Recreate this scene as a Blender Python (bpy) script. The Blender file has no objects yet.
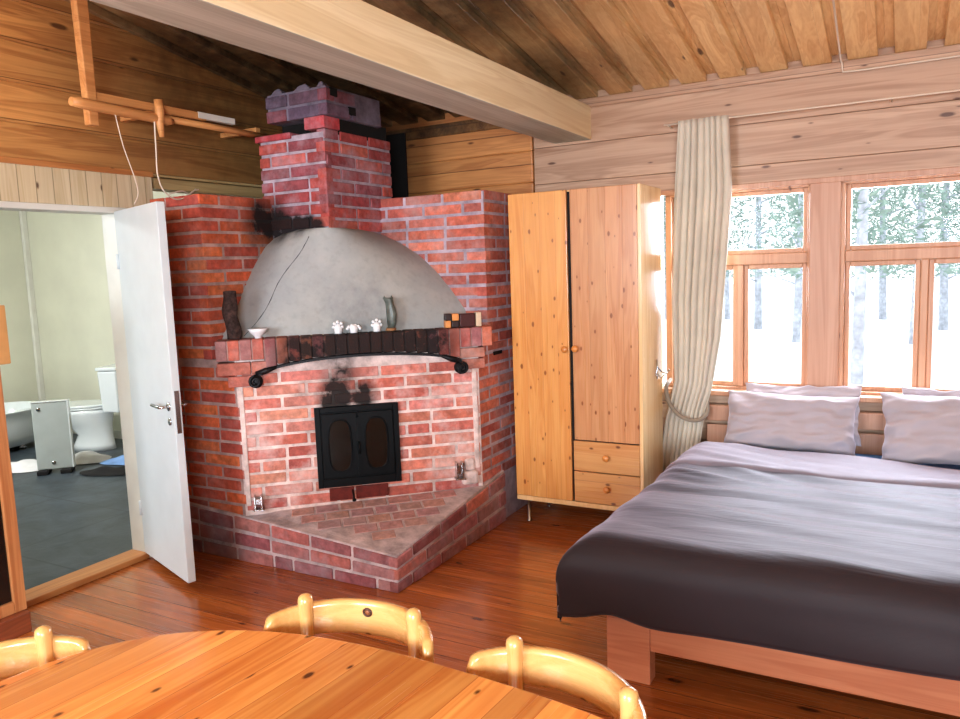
import bpy, bmesh, math, random
from math import sin, cos, pi, radians, sqrt
from mathutils import Vector, Matrix, noise as mnoise
random.seed(7)
SC = bpy.context.scene
COL = SC.collection
H = 1.55                                   # eye height
YW, XW = 4.65, 0.0                         # window wall, door wall

# ------------------------------------------------------------------ colours
def lin(c):
    out = []
    for v in c[:3]:
        v = v / 255.0
        out.append(v / 12.92 if v <= 0.04045 else ((v + 0.055) / 1.055) ** 2.4)
    return (*out, 1.0)

# ------------------------------------------------------------------ node helper
class NT:
    def __init__(s, name):
        s.m = bpy.data.materials.new(name); s.m.use_nodes = True
        s.t = s.m.node_tree; s.t.nodes.clear()
        s.out = s.t.nodes.new('ShaderNodeOutputMaterial')
        s.p = s.t.nodes.new('ShaderNodeBsdfPrincipled')
        s.t.links.new(s.p.outputs[0], s.out.inputs[0])
    def n(s, typ, **kw):
        o = s.t.nodes.new('ShaderNode' + typ)
        for k, v in kw.items(): setattr(o, k, v)
        return o
    def l(s, a, b): s.t.links.new(a, b)
    def val(s, inp, v):
        if hasattr(v, 'is_output') or isinstance(v, bpy.types.NodeSocket): s.l(v, inp)
        else: inp.default_value = v
    def math(s, op, a, b=0.0, c=None, clamp=False):
        o = s.n('Math', operation=op, use_clamp=clamp)
        s.val(o.inputs[0], a); s.val(o.inputs[1], b)
        if c is not None: s.val(o.inputs[2], c)
        return o.outputs[0]
    def comb(s, x, y, z):
        o = s.n('CombineXYZ')
        s.val(o.inputs[0], x); s.val(o.inputs[1], y); s.val(o.inputs[2], z)
        return o.outputs[0]
    def noise(s, vec, scale, detail=3.0, rough=0.5, dist=0.0):
        o = s.n('TexNoise'); s.val(o.inputs['Vector'], vec)
        o.inputs['Scale'].default_value = scale; o.inputs['Detail'].default_value = detail
        o.inputs['Roughness'].default_value = rough; o.inputs['Distortion'].default_value = dist
        return o.outputs['Fac']
    def mix(s, f, a, b, blend='MIX'):
        o = s.n('Mix', data_type='RGBA', blend_type=blend, clamp_factor=True)
        s.val(o.inputs[0], f); s.val(o.inputs[6], a); s.val(o.inputs[7], b)
        return o.outputs[2]
    def ramp(s, f, lo, hi, a=0.0, b=1.0):
        o = s.n('MapRange', clamp=True); s.val(o.inputs[0], f)
        o.inputs[1].default_value = lo; o.inputs[2].default_value = hi
        o.inputs[3].default_value = a; o.inputs[4].default_value = b
        return o.outputs[0]
    def bump(s, h, strength=0.3, dist=0.01):
        o = s.n('Bump'); o.inputs['Strength'].default_value = strength
        o.inputs['Distance'].default_value = dist
        s.l(h, o.inputs['Height']); s.l(o.outputs[0], s.p.inputs['Normal'])
    def obj(s): return s.n('TexCoord').outputs['Object']
    def world(s): return s.n('NewGeometry').outputs['Position']
    def xyz(s, v):
        o = s.n('SeparateXYZ'); s.l(v, o.inputs[0]); return o.outputs

def plain(name, c, rough=0.5, metal=0.0, var=0.12, scale=8.0, coat=0.0, bump=0.0, bscale=40.0):
    k = NT(name); v = k.obj()
    f = k.noise(v, scale, 4.0)
    a = lin(c); d = (a[0] * (1 - var), a[1] * (1 - var), a[2] * (1 - var), 1)
    b = (min(1, a[0] * (1 + var)), min(1, a[1] * (1 + var)), min(1, a[2] * (1 + var)), 1)
    k.l(k.mix(k.ramp(f, .3, .7), d, b), k.p.inputs['Base Color'])
    k.p.inputs['Roughness'].default_value = rough
    k.p.inputs['Metallic'].default_value = metal
    k.p.inputs['Coat Weight'].default_value = coat
    if name == 'cast_iron': k.p.inputs['Specular IOR Level'].default_value = .2
    if bump: k.bump(k.noise(v, bscale, 3.0), bump, 0.004)
    return k.m

def soot_shade_mask(k, pos, dark_spots, lo=.3, hi=1.4):
    tot = None
    nz = k.ramp(k.noise(pos, 13.0, 5.0, .65), .28, .72, lo, hi)
    for c, r, s_ in dark_spots:
        d = k.n('VectorMath', operation='DISTANCE'); k.l(pos, d.inputs[0]); d.inputs[1].default_value = c
        f = k.math('MULTIPLY', k.ramp(d.outputs['Value'], r * .25, r, s_, 0.0), nz)
        tot = f if tot is None else k.math('MAXIMUM', tot, f)
    return k.math('MINIMUM', tot, 0.97)

def pine(name, light, dark, grain='X', across='Z', pw=0.2, jw=0.003, knots=0.5, rough=0.45,
         tint=0.16, coat=0.0, knot_c=(70, 32, 16), kx=3.6, ky=8.5, soot_shade=None, gs=1.0, jdark=0.35, off=0.0, ks=1.0):
    k = NT(name); v = k.obj(); s = k.xyz(v); ax = {'X': 0, 'Y': 1, 'Z': 2}
    g, a = s[ax[grain]], s[ax[across]]
    t = s[3 - ax[grain] - ax[across]]
    ad = k.math('DIVIDE', k.math('ADD', a, off), pw); idx = k.math('FLOOR', ad)
    wn = k.n('TexWhiteNoise', noise_dimensions='1D'); k.l(idx, wn.inputs['W']); rnd = wn.outputs['Value']
    g2 = k.math('ADD', g, k.math('MULTIPLY', rnd, 17.3))
    f1 = k.noise(k.comb(k.math('MULTIPLY', g2, .7 * gs), k.math('MULTIPLY', a, 11 * gs), k.math('MULTIPLY', t, 11 * gs)), 1.0, 3.0, .5, .7)
    f2 = k.noise(k.comb(k.math('MULTIPLY', g2, 3 * gs), k.math('MULTIPLY', a, 130 * gs), k.math('MULTIPLY', t, 130 * gs)), 1.0, 2.0)
    ring = k.math('SINE', k.math('MULTIPLY', f1, 46.0))
    m = k.math('ADD', k.math('MULTIPLY', f1, .75), k.math('ADD', k.math('MULTIPLY', f2, .18), k.math('MULTIPLY', ring, .07)))
    c = k.mix(k.ramp(m, .25, .72), lin(light), lin(dark))
    hv = k.n('HueSaturation'); k.l(c, hv.inputs['Color'])
    k.l(k.ramp(rnd, 0, 1, 1 - tint, 1 + tint), hv.inputs['Value'])
    c = hv.outputs['Color']
    vo = k.n('TexVoronoi', feature='F1', voronoi_dimensions='2D'); vo.inputs['Scale'].default_value = 1.0
    vo.inputs['Randomness'].default_value = 0.85
    k.l(k.comb(k.math('MULTIPLY', g2, kx), k.math('MULTIPLY', a, ky), 0.0), vo.inputs['Vector'])
    kc = k.xyz(vo.outputs['Color'])
    size = k.math('MULTIPLY', k.ramp(kc[1], 0, 1, .04 * ks, .11 * ks), k.math('GREATER_THAN', knots, kc[0]))
    dd = k.math('ADD', vo.outputs['Distance'], k.math('MULTIPLY', k.math('SUBTRACT', f2, .5), .05))
    kn = k.math('SMOOTH_MIN', k.math('MULTIPLY', k.math('SUBTRACT', size, dd), 22.0), 1.0, .1, clamp=True)
    halo = k.math('MULTIPLY', k.math('SUBTRACT', k.math('MULTIPLY', size, 3.2), dd), 1.6, clamp=True)
    c = k.mix(k.math('MULTIPLY', halo, .45), c, lin(dark))
    c = k.mix(k.math('MULTIPLY', kn, .85), c, lin(knot_c))
    fr = k.math('FRACT', ad)
    d = k.math('MULTIPLY', k.math('MINIMUM', fr, k.math('SUBTRACT', 1.0, fr)), pw)
    jm = k.ramp(d, jw * .35, jw, 1.0, 0.0)
    jd = tuple(x * jdark for x in lin(dark)[:3]) + (1,)
    c = k.mix(k.math('MULTIPLY', jm, .85), c, jd)
    if soot_shade is not None:                       # soot and shade put into the wood colour: (centre, radius, strength)
        c = k.mix(soot_shade_mask(k, k.world(), soot_shade, .85, 1.1), c, lin((40, 22, 12)))
    k.l(c, k.p.inputs['Base Color'])
    k.l(k.ramp(f2, .2, .8, rough - .07, rough + .08), k.p.inputs['Roughness'])
    k.p.inputs['Coat Weight'].default_value = coat
    k.p.inputs['Coat Roughness'].default_value = .12
    k.bump(k.math('SUBTRACT', k.math('MULTIPLY', f2, .12), jm), .25, .004)
    return k.m

def brick_mat(name, pale=0.2, dark_spots=(), rough=.85, palec=(205, 185, 182)):
    k = NT(name); pos = k.world()
    at = k.n('Attribute', attribute_name='Col')
    n1 = k.noise(pos, 26.0, 5.0, .6)
    n2 = k.noise(pos, 5.0, 5.0, .65)
    c = k.mix(1.0, at.outputs['Color'], k.mix(k.ramp(n1, .25, .75), (.55, .55, .55, 1), (1.3, 1.3, 1.3, 1)), 'MULTIPLY')
    c = k.mix(k.math('MULTIPLY', k.ramp(n2, .48, .72), pale), c, lin(palec))
    if dark_spots: c = k.mix(soot_shade_mask(k, pos, dark_spots), c, lin((14, 11, 12)))
    k.l(c, k.p.inputs['Base Color']); k.p.inputs['Roughness'].default_value = rough
    k.bump(k.noise(pos, 90.0, 4.0), .5, .004)
    return k.m

def mortar_mat(name, col, dark_spots=(), var=.25):
    k = NT(name); pos = k.world(); a = lin(col)
    n1 = k.noise(pos, 9.0, 5.0, .65)
    lo = tuple(x * (1 - 2 * var) for x in a[:3]) + (1,); hi = tuple(min(1, x * (1 + var)) for x in a[:3]) + (1,)
    c = k.mix(k.ramp(n1, .3, .7), lo, hi)
    if dark_spots: c = k.mix(soot_shade_mask(k, pos, dark_spots), c, lin((14, 11, 12)))
    k.l(c, k.p.inputs['Base Color']); k.p.inputs['Roughness'].default_value = .92
    k.bump(k.noise(pos, 60.0, 4.0), .5, .006)
    return k.m

# ------------------------------------------------------------------ mesh helpers
def box(bm, lo, hi, mi=0):
    x0, y0, z0 = lo; x1, y1, z1 = hi
    v = [bm.verts.new(p) for p in ((x0,y0,z0),(x1,y0,z0),(x1,y1,z0),(x0,y1,z0),(x0,y0,z1),(x1,y0,z1),(x1,y1,z1),(x0,y1,z1))]
    fs = []
    for q in ((3,2,1,0),(4,5,6,7),(0,1,5,4),(1,2,6,5),(2,3,7,6),(3,0,4,7)):
        f = bm.faces.new([v[i] for i in q]); f.material_index = mi; fs.append(f)
    return v, fs

def hexa(bm, pts, mi=0):                       # eight corner points, bottom ring then top ring
    v = [bm.verts.new(p) for p in pts]; fs = []
    for q in ((3,2,1,0),(4,5,6,7),(0,1,5,4),(1,2,6,5),(2,3,7,6),(3,0,4,7)):
        f = bm.faces.new([v[i] for i in q]); f.material_index = mi; fs.append(f)
    return v, fs

def prism(bm, poly, z0, z1, mi=0):
    zf0 = z0 if callable(z0) else (lambda x, y: z0)
    zf1 = z1 if callable(z1) else (lambda x, y: z1)
    b = [bm.verts.new((x, y, zf0(x, y))) for x, y in poly]; t = [bm.verts.new((x, y, zf1(x, y))) for x, y in poly]
    n = len(poly); fs = [bm.faces.new(b[::-1]), bm.faces.new(t)]
    for i in range(n): fs.append(bm.faces.new((b[i], b[(i+1) % n], t[(i+1) % n], t[i])))
    for f in fs: f.material_index = mi
    return b + t

def frame_axes(d):
    d = d.normalized(); up = Vector((0, 0, 1)) if abs(d.z) < .95 else Vector((1, 0, 0))
    a = d.cross(up).normalized(); return a, a.cross(d).normalized()

def tube(bm, pts, r, seg=8, mi=0, caps=True):
    pts = [Vector(p) for p in pts]; n = len(pts); rings = []
    a = None
    for i, p in enumerate(pts):
        d = (pts[min(i + 1, n - 1)] - pts[max(i - 1, 0)]).normalized()
        if a is None: a, b = frame_axes(d)
        else:
            a = (a - d * a.dot(d)).normalized(); b = a.cross(d)
        rr = r[i] if isinstance(r, (list, tuple)) else r
        rings.append([bm.verts.new(p + (a * cos(2*pi*k/seg) + b * sin(2*pi*k/seg)) * rr) for k in range(seg)])
    for i in range(n - 1):
        for k in range(seg):
            f = bm.faces.new((rings[i][k], rings[i][(k+1) % seg], rings[i+1][(k+1) % seg], rings[i+1][k]))
            f.material_index = mi; f.smooth = True
    if caps:
        for f in (bm.faces.new(rings[0][::-1]), bm.faces.new(rings[-1])): f.material_index = mi

def lathe(bm, prof, c=(0, 0, 0), seg=24, mi=0, axis=None):
    rings = []; c = Vector(c)
    M = Matrix.Identity(3) if axis is None else Vector((0, 0, 1)).rotation_difference(Vector(axis)).to_matrix()
    for r, z in prof:
        rings.append([bm.verts.new(c + M @ Vector((max(r, 1e-4)*cos(2*pi*k/seg), max(r, 1e-4)*sin(2*pi*k/seg), z))) for k in range(seg)])
    for i in range(len(rings) - 1):
        for k in range(seg):
            f = bm.faces.new((rings[i][k], rings[i][(k+1) % seg], rings[i+1][(k+1) % seg], rings[i+1][k]))
            f.material_index = mi; f.smooth = True
    for f in (bm.faces.new(rings[0][::-1]), bm.faces.new(rings[-1])): f.material_index = mi

def grid(bm, fn, nu, nv, mi=0, smooth=True):
    vs = [[bm.verts.new(fn(i / nu, j / nv)) for j in range(nv + 1)] for i in range(nu + 1)]
    for i in range(nu):
        for j in range(nv):
            f = bm.faces.new((vs[i][j], vs[i+1][j], vs[i+1][j+1], vs[i][j+1])); f.material_index = mi; f.smooth = smooth
    return vs

def BM(): return bmesh.new()

def base_of(parent):
    loc = Vector((0, 0, 0)); p = parent
    while p is not None: loc += p.location; p = p.parent
    return loc

def obj(name, bm, mats, parent=None, bevel=0.0, local=False, smooth=False, subsurf=0, solid=0.0, segs=2, recalc=True):
    if recalc: bmesh.ops.recalc_face_normals(bm, faces=bm.faces[:])
    if parent is not None and not local: bmesh.ops.translate(bm, verts=bm.verts[:], vec=-base_of(parent))
    me = bpy.data.meshes.new(name); bm.to_mesh(me); bm.free()
    if not isinstance(mats, (list, tuple)): mats = [mats]
    for m in mats: me.materials.append(m)
    o = bpy.data.objects.new(name, me); COL.objects.link(o); o.parent = parent
    if smooth:
        for p in me.polygons: p.use_smooth = True
    if solid:
        md = o.modifiers.new('thick', 'SOLIDIFY'); md.thickness = solid; md.offset = -1
    if bevel:
        md = o.modifiers.new('bevel', 'BEVEL'); md.width = bevel; md.segments = segs
        md.limit_method = 'ANGLE'; md.angle_limit = radians(40)
    if subsurf:
        md = o.modifiers.new('sub', 'SUBSURF'); md.levels = md.render_levels = subsurf
    return o

def tag(o, label, cat, group=None):
    o['label'] = label; o['category'] = cat
    if group: o['group'] = group
    return o

def thing(name, label, cat, loc=(0, 0, 0), rz=0.0, group=None):
    o = bpy.data.objects.new(name, None); COL.objects.link(o)
    o.empty_display_size = .05; o.location = loc; o.rotation_euler = (0, 0, rz)
    return tag(o, label, cat, group)

def struct(name, bm, mats, **kw):
    o = obj(name, bm, mats, **kw)
    if o.parent is None: o['kind'] = 'structure'
    return o

# ------------------------------------------------------------------ materials
SOOT_SHADE_WALL = [((.7, 4.3, 2.6), 1.5, .9), ((.0, 3.4, 2.75), 1.15, .72), ((0.0, 2.9, 3.1), .8, .4), ((.6, 3.7, 2.75), 1.5, .9)]  # real soot, with some light falloff painted into the same spots
M_log_win = pine('log_pine_window', (200, 168, 142), (152, 114, 88), 'X', 'Z', .2295, .002, .5, .42, .08, ky=8, kx=2.6)
M_log_corner = pine('log_pine_corner', (214, 152, 92), (160, 98, 52), 'X', 'Z', .2, .004, .4, .42, .08, ky=6, kx=2.0, soot_shade=[((.2, 4.65, 2.4), .8, .75)])
M_log_left = pine('log_pine_smoked', (226, 172, 104), (160, 102, 54), 'Y', 'Z', .187, .003, .4, .42, .12, ky=6, kx=1.9, soot_shade=SOOT_SHADE_WALL, off=.112)
M_ceil = pine('ceiling_pine', (248, 214, 156), (212, 160, 102), 'Y', 'X', .10925, .0003, .22, .38, .08, kx=2.0, ky=7, soot_shade=[((.3, 3.6, 2.9), 2.0, .95), ((.8, 4.2, 2.6), 1.5, .95), ((1.75, 3.3, 2.8), 1.0, .85), ((1.75, 2.3, 3.0), .9, .8), ((1.8, 4.2, 2.65), .8, .75)])  # centres along the beam paint its shade plus soot; others soot and light falloff
M_beam = pine('beam_pine', (240, 226, 190), (214, 192, 148), 'Y', 'Z', 1.0, .0005, .06, .5, .05, kx=2, ky=5)
M_floor = pine('floor_pine', (194, 112, 54), (130, 66, 28), 'X', 'Y', .118, .0022, .25, .24, .14, coat=.35, kx=2.4, ky=7, jdark=.3)
M_ward = pine('wardrobe_pine', (238, 180, 108), (212, 138, 70), 'Z', 'X', .098, .0012, .8, .3, .07, coat=.3, kx=6.5, ky=12.5, jdark=.75, knot_c=(126, 66, 30), ks=1.1)
M_ward_shaded = pine('wardrobe_pine_shaded', (208, 156, 110), (180, 118, 74), 'Z', 'X', .098, .0012, .8, .3, .07, coat=.3, kx=6.5, ky=12.5, jdark=.75, knot_c=(126, 66, 30), ks=1.1)  # same pine for the right door, its dimmer light put into the colour
M_ward_dr = pine('wardrobe_drawer_pine', (222, 172, 112), (198, 134, 78), 'X', 'Z', .3, .001, .62, .3, .05, coat=.3, kx=5.0, ky=9, knot_c=(96, 44, 18))
M_ward_side = pine('wardrobe_side_pine', (244, 208, 156), (226, 180, 122), 'Z', 'Y', .09, .001, .1, .22, .05, coat=.4, jdark=.8)
M_table = pine('table_pine', (238, 174, 98), (200, 114, 50), 'Y', 'X', .082, .0012, .55, .22, .30, coat=.35, kx=5.5, ky=10.5, jdark=.7, knot_c=(58, 24, 12))
M_chair = pine('chair_pine', (222, 178, 116), (204, 150, 86), 'X', 'Z', .5, .0004, .12, .26, .03, coat=.4, kx=9, ky=14, knot_c=(84, 40, 20))
M_chairleg = pine('chair_leg_pine', (222, 180, 118), (206, 154, 90), 'Z', 'X', .5, .0004, .05, .26, .03, coat=.4)
M_bedrail = pine('bed_rail_pine', (206, 138, 100), (180, 104, 70), 'X', 'Z', .6, .0004, .15, .42, .03)
M_winframe = pine('window_pine', (206, 160, 126), (180, 128, 94), 'Z', 'X', .6, .0004, .08, .4, .04)
M_post = pine('post_pine', (200, 158, 132), (174, 126, 98), 'Z', 'X', .5, .0004, .06, .4, .03)
M_cream = pine('cream_board', (222, 210, 180), (190, 172, 132), 'Z', 'Y', .088, .003, .18, .5, .06, jdark=.5)
M_beige = pine('beige_strip', (206, 182, 132), (166, 136, 88), 'Y', 'Z', .5, .0004, .1, .55, .03)
M_rack = pine('rack_pine', (222, 164, 104), (184, 122, 68), 'Y', 'Z', .5, .0004, .1, .45, .03)
M_thresh = pine('threshold_pine', (206, 146, 88), (164, 102, 54), 'Y', 'Z', .5, .0004, .2, .4, .03)
M_cab = pine('cabinet_pine', (206, 146, 94), (164, 98, 54), 'Z', 'Y', .5, .0004, .1, .4, .03)
M_cabbase = pine('cabinet_base_pine', (150, 82, 50), (112, 54, 30), 'Y', 'Z', .5, .0004, .1, .45, .03)
M_board = plain('pale_board', (206, 156, 96), .5)
M_white = plain('white_paint', (204, 214, 218), .38, var=.03)
M_framew = plain('frame_white_paint', (220, 222, 214), .45, var=.05)
M_bath_wall = plain('bathroom_panel', (214, 216, 200), .5, var=.05, scale=3)
M_ceramic = plain('white_ceramic', (226, 236, 240), .15, var=.02, coat=.5)
M_panelgrey = plain('grey_panel', (176, 188, 188), .4, var=.05)
M_dark = plain('cast_iron', (7, 11, 14), .5, .2, var=.3, bump=.2)
M_glassdark = plain('smoked_glass', (16, 16, 13), .15, var=.5, scale=14)
M_iron = plain('forged_iron', (22, 22, 26), .5, .5, var=.3)
M_chrome = plain('steel', (190, 192, 195), .22, 1.0, var=.05)
M_soot = plain('soot', (12, 9, 8), .95, var=.4)
M_cabdark = plain('dark_glass', (26, 20, 18), .1, var=.4, scale=3)
M_wire = plain('white_cord', (222, 208, 190), .6, var=.05)
M_porc = plain('porcelain', (240, 244, 248), .2, var=.02, coat=.4)
M_bark = plain('bark', (62, 44, 40), .9, var=.9, scale=40, bump=1.0, bscale=50)
M_vase = plain('grey_green_glaze', (92, 100, 94), .35, var=.5, scale=26)
M_vase2 = plain('vase_foot', (150, 108, 72), .6)
M_blk_o = plain('orange_wood', (226, 152, 84), .5)
M_blk_d = plain('dark_wood', (40, 20, 18), .4)
M_blk_r = plain('deep_red', (70, 22, 20), .4)
M_blk_c = plain('cream_wood', (222, 200, 170), .5)
M_rug = plain('white_towelling', (216, 218, 222), .95, var=.08, bump=.6)
M_rugblue = plain('blue_towelling', (120, 156, 206), .95, var=.2, bump=.6)
M_rugblack = plain('black_rubber', (14, 14, 18), .8)
M_tile_floor = None
def slate():
    k = NT('bathroom_slate'); v = k.obj(); s = k.xyz(v)
    n1 = k.noise(v, 4.0, 6.0, .7, .6)
    c = k.mix(k.ramp(n1, .3, .7), lin((30, 40, 48)), lin((72, 84, 94)))
    jm = None
    for q in (s[0], s[1]):
        fr = k.math('FRACT', k.math('DIVIDE', q, .8)); d = k.math('MULTIPLY', k.math('MINIMUM', fr, k.math('SUBTRACT', 1.0, fr)), .8)
        e = k.ramp(d, .004, .009, 1, 0); jm = e if jm is None else k.math('MAXIMUM', jm, e)
    c = k.mix(k.math('MULTIPLY', jm, .7), c, lin((28, 36, 44)))
    k.l(c, k.p.inputs['Base Color']); k.p.inputs['Roughness'].default_value = .4
    k.bump(n1, .3, .01); return k.m
M_slate = slate()

def plaster():
    k = NT('hood_plaster'); pos = k.world()
    n1 = k.noise(pos, 3.0, 6.0, .6); n2 = k.noise(pos, 30.0, 4.0)
    c = k.mix(k.ramp(n1, .3, .7), lin((158, 162, 164)), lin((184, 186, 182)))
    c = k.mix(k.math('MULTIPLY', k.ramp(n2, .5, .8), .25), c, lin((120, 120, 118)))
    m = soot_shade_mask(k, pos, [((.52, 3.42, 1.83), .14, 1.0), ((.68, 3.42, 1.82), .12, .8), ((1.1, 3.42, 1.22), .5, .25)])
    c = k.mix(m, c, lin((20, 20, 20)))
    k.l(c, k.p.inputs['Base Color']); k.p.inputs['Roughness'].default_value = .8
    k.bump(k.noise(pos, 14.0, 5.0), .25, .01); return k.m
M_plaster = plaster()

def glass_mat():
    k = NT('window_glass'); k.t.nodes.remove(k.p)
    tr = k.n('BsdfTransparent'); gl = k.n('BsdfGlossy'); gl.inputs['Roughness'].default_value = .02
    mx = k.n('MixShader'); lw = k.n('LayerWeight'); lw.inputs['Blend'].default_value = .15
    f = k.math('MULTIPLY', lw.outputs['Fresnel'], .5)
    k.l(f, mx.inputs[0]); k.l(tr.outputs[0], mx.inputs[1]); k.l(gl.outputs[0], mx.inputs[2])
    tr.inputs[0].default_value = (.97, .98, 1, 1)
    n = k.noise(k.obj(), 2.0); k.l(k.ramp(n, 0, 1, .015, .03), gl.inputs['Roughness'])
    k.l(mx.outputs[0], k.out.inputs[0]); return k.m
M_glass = glass_mat()

def cloth(name, c, sheen=.3, rough=.8, weave=420, var=.08, bs=.15, big=0.0):
    k = NT(name); v = k.obj()
    a = lin(c); n1 = k.noise(v, 5.0, 4.0)
    c2 = k.mix(k.ramp(n1, .3, .7), tuple(x*(1-var) for x in a[:3]) + (1,), tuple(min(1, x*(1+var)) for x in a[:3]) + (1,))
    k.l(c2, k.p.inputs['Base Color']); k.p.inputs['Roughness'].default_value = rough
    k.p.inputs['Sheen Weight'].default_value = sheen; k.p.inputs['Sheen Tint'].default_value = (.86, .76, .9, 1); k.p.inputs['Specular IOR Level'].default_value = .3; k.p.inputs['Sheen Roughness'].default_value = .4
    h = k.noise(v, weave, 2.0)
    if big:
        s = k.xyz(v)
        w = k.noise(k.comb(k.math('MULTIPLY', s[0], 2.2), k.math('MULTIPLY', s[1], 12.0), s[2]), 1.0, 4.0, .6, .8)
        h = k.math('ADD', k.math('MULTIPLY', h, .06), k.math('MULTIPLY', w, big))
        k.bump(h, .25, .02)
    else: k.bump(h, bs, .002)
    return k.m
M_duvet = cloth('taupe_duvet_cloth', (40, 31, 36), .42, .6, big=1.0)
M_duvet_in = cloth('duvet_underside_cloth', (128, 120, 130), .3, .7, big=.5)
M_pillow = cloth('pillow_cloth', (176, 168, 174), .3, .85, bs=.1)
M_sheet = cloth('blue_sheet_cloth', (70, 130, 190), .2, .8)
M_curtain = cloth('curtain_linen', (208, 200, 184), .3, .85, weave=300)
M_tie = cloth('tieback_cord', (150, 138, 122), .2, .85)

# ------------------------------------------------------------------ setting: floor, ceiling, walls
X1, Y0 = 7.0, -2.6
bm = BM(); box(bm, (XW - .1, Y0, -.12), (X1, YW, 0)); struct('floor', bm, M_floor)

CS = .178                                      # roof slope
def zc(y): return 2.555 + (YW - y) * CS
# board-on-board ceiling: an upper layer and lower boards with gaps, all following the roof slope
bm = BM()
def slab(x0, x1, dz0, dz1):
    hexa(bm, [(x0, Y0, zc(Y0)+dz0), (x1, Y0, zc(Y0)+dz0), (x1, YW+.1, zc(YW+.1)+dz0), (x0, YW+.1, zc(YW+.1)+dz0),
              (x0, Y0, zc(Y0)+dz1), (x1, Y0, zc(Y0)+dz1), (x1, YW+.1, zc(YW+.1)+dz1), (x0, YW+.1, zc(YW+.1)+dz1)])
x = XW - .15
while x < X1:
    slab(x, x + .2185, .044, .066)              # upper boards meet edge to edge
    slab(x + .045, x + .045 + .142, .004, .0435)
    x += .2185
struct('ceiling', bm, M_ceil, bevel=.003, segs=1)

# window wall: real logs, openings for two windows
def logs_x(bm, x0, x1, zs, y=YW, th=.16, off=None):
    for z0, z1 in zip(zs[:-1], zs[1:]): box(bm, (x0, y, z0), (x1, y + th, z1))
bm = BM()
zs_hi = [1.955, 2.066, 2.2955, 2.525, 2.72]
logs_x(bm, 1.56, X1, zs_hi)
logs_x(bm, -.16, 2.36, [0, .2295, .459, .6885, .918, 1.148, 1.377, 1.607, 1.84, 1.955], YW + .002)
logs_x(bm, 2.36, X1, [0, .2295, .459, .6885, .765])
logs_x(bm, 4.26, X1, [.765, .918, 1.148, 1.377, 1.607, 1.84, 1.955])
struct('wall_back', bm, M_log_win, bevel=.004)
bm = BM(); logs_x(bm, -.16, 1.555, [1.84, 2.085, 2.285, 2.47, 2.72], YW - .012); struct('wall_back_corner', bm, M_log_corner, bevel=.009)
bm = BM(); box(bm, (X1, Y0, 0), (X1 + .1, YW + .1, 4.1)); struct('wall_right', bm, M_log_win)
bm = BM(); box(bm, (XW - .13, Y0 - .1, 0), (X1, Y0, 4.1)); struct('wall_front', bm, M_log_win)
# left wall with the doorway
DY0, DY1, DZ = 1.96, 2.72, 1.905
bm = BM()
def logs_y(y0, y1, zs, th=.13, dx=0.0):
    for z0, z1 in zip(zs[:-1], zs[1:]): box(bm, (XW - th + dx, y0, z0), (XW + dx, y1, z1))
logs_y(Y0, YW + .1, [2.132, 2.305, 2.492, 2.679, 2.866, 3.053, 3.24, 3.43, 3.62, 3.81, 4.0])
logs_y(Y0, DY0 - .06, [0, .187, .374, .561, .748, .935, 1.122, 1.309, 1.496, 1.683, 1.87, 2.132])
logs_y(DY1 + .06, YW + .1, [0, .187, .374, .561, .748, .935, 1.122, 1.309, 1.496, 1.683, 1.87, 1.99], dx=-.01)
struct('wall_left', bm, M_log_left, bevel=.006)
bm = BM()                                      # cream boarding above the door
box(bm, (XW - .13, DY0 - .5, DZ + .03), (XW + .012, 2.95, 2.118)); struct('trim_1', bm, M_cream, bevel=.003)
bm = BM(); box(bm, (XW - .02, DY0 - .5, 2.11), (XW + .022, 2.955, 2.14)); struct('trim_2', bm, M_thresh, bevel=.003)
bm = BM()                                      # pale strips over the brickwork
box(bm, (XW - .14, 2.99, 2.055), (XW - .02, 4.0, 2.115)); box(bm, (XW - .14, 2.96, 2.118), (XW + .006, 4.2, 2.132)); struct('trim_3', bm, M_beige, bevel=.003)
# ceiling-edge moulding on the window wall
bm = BM(); box(bm, (1.56, YW - .022, 2.505), (X1, YW + .05, 2.56)); struct('trim_4', bm, M_log_win, bevel=.006)
bm = BM(); box(bm, (.0, YW - .03, 2.45), (1.56, YW + .05, 2.53)); struct('trim_5', bm, M_log_left, bevel=.006)
# posts and head boards around the windows
bm = BM(); box(bm, (3.215, YW - .015, .765), (3.375, YW + .13, 1.955)); struct('trim_6', bm, M_post, bevel=.005)
bm = BM(); box(bm, (2.34, YW - .02, 1.935), (4.4, YW + .02, 1.965)); struct('trim_7', bm, M_post, bevel=.004)
bm = BM(); box(bm, (4.165, YW - .015, .765), (4.27, YW + .13, 1.955)); struct('trim_8', bm, M_post, bevel=.005)
# black fire sheet in the corner behind the chimney
bm = BM(); box(bm, (.0, YW - .05, 1.95), (.60, YW - .035, 2.5)); struct('trim_9', bm, M_soot, bevel=.002)

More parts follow.
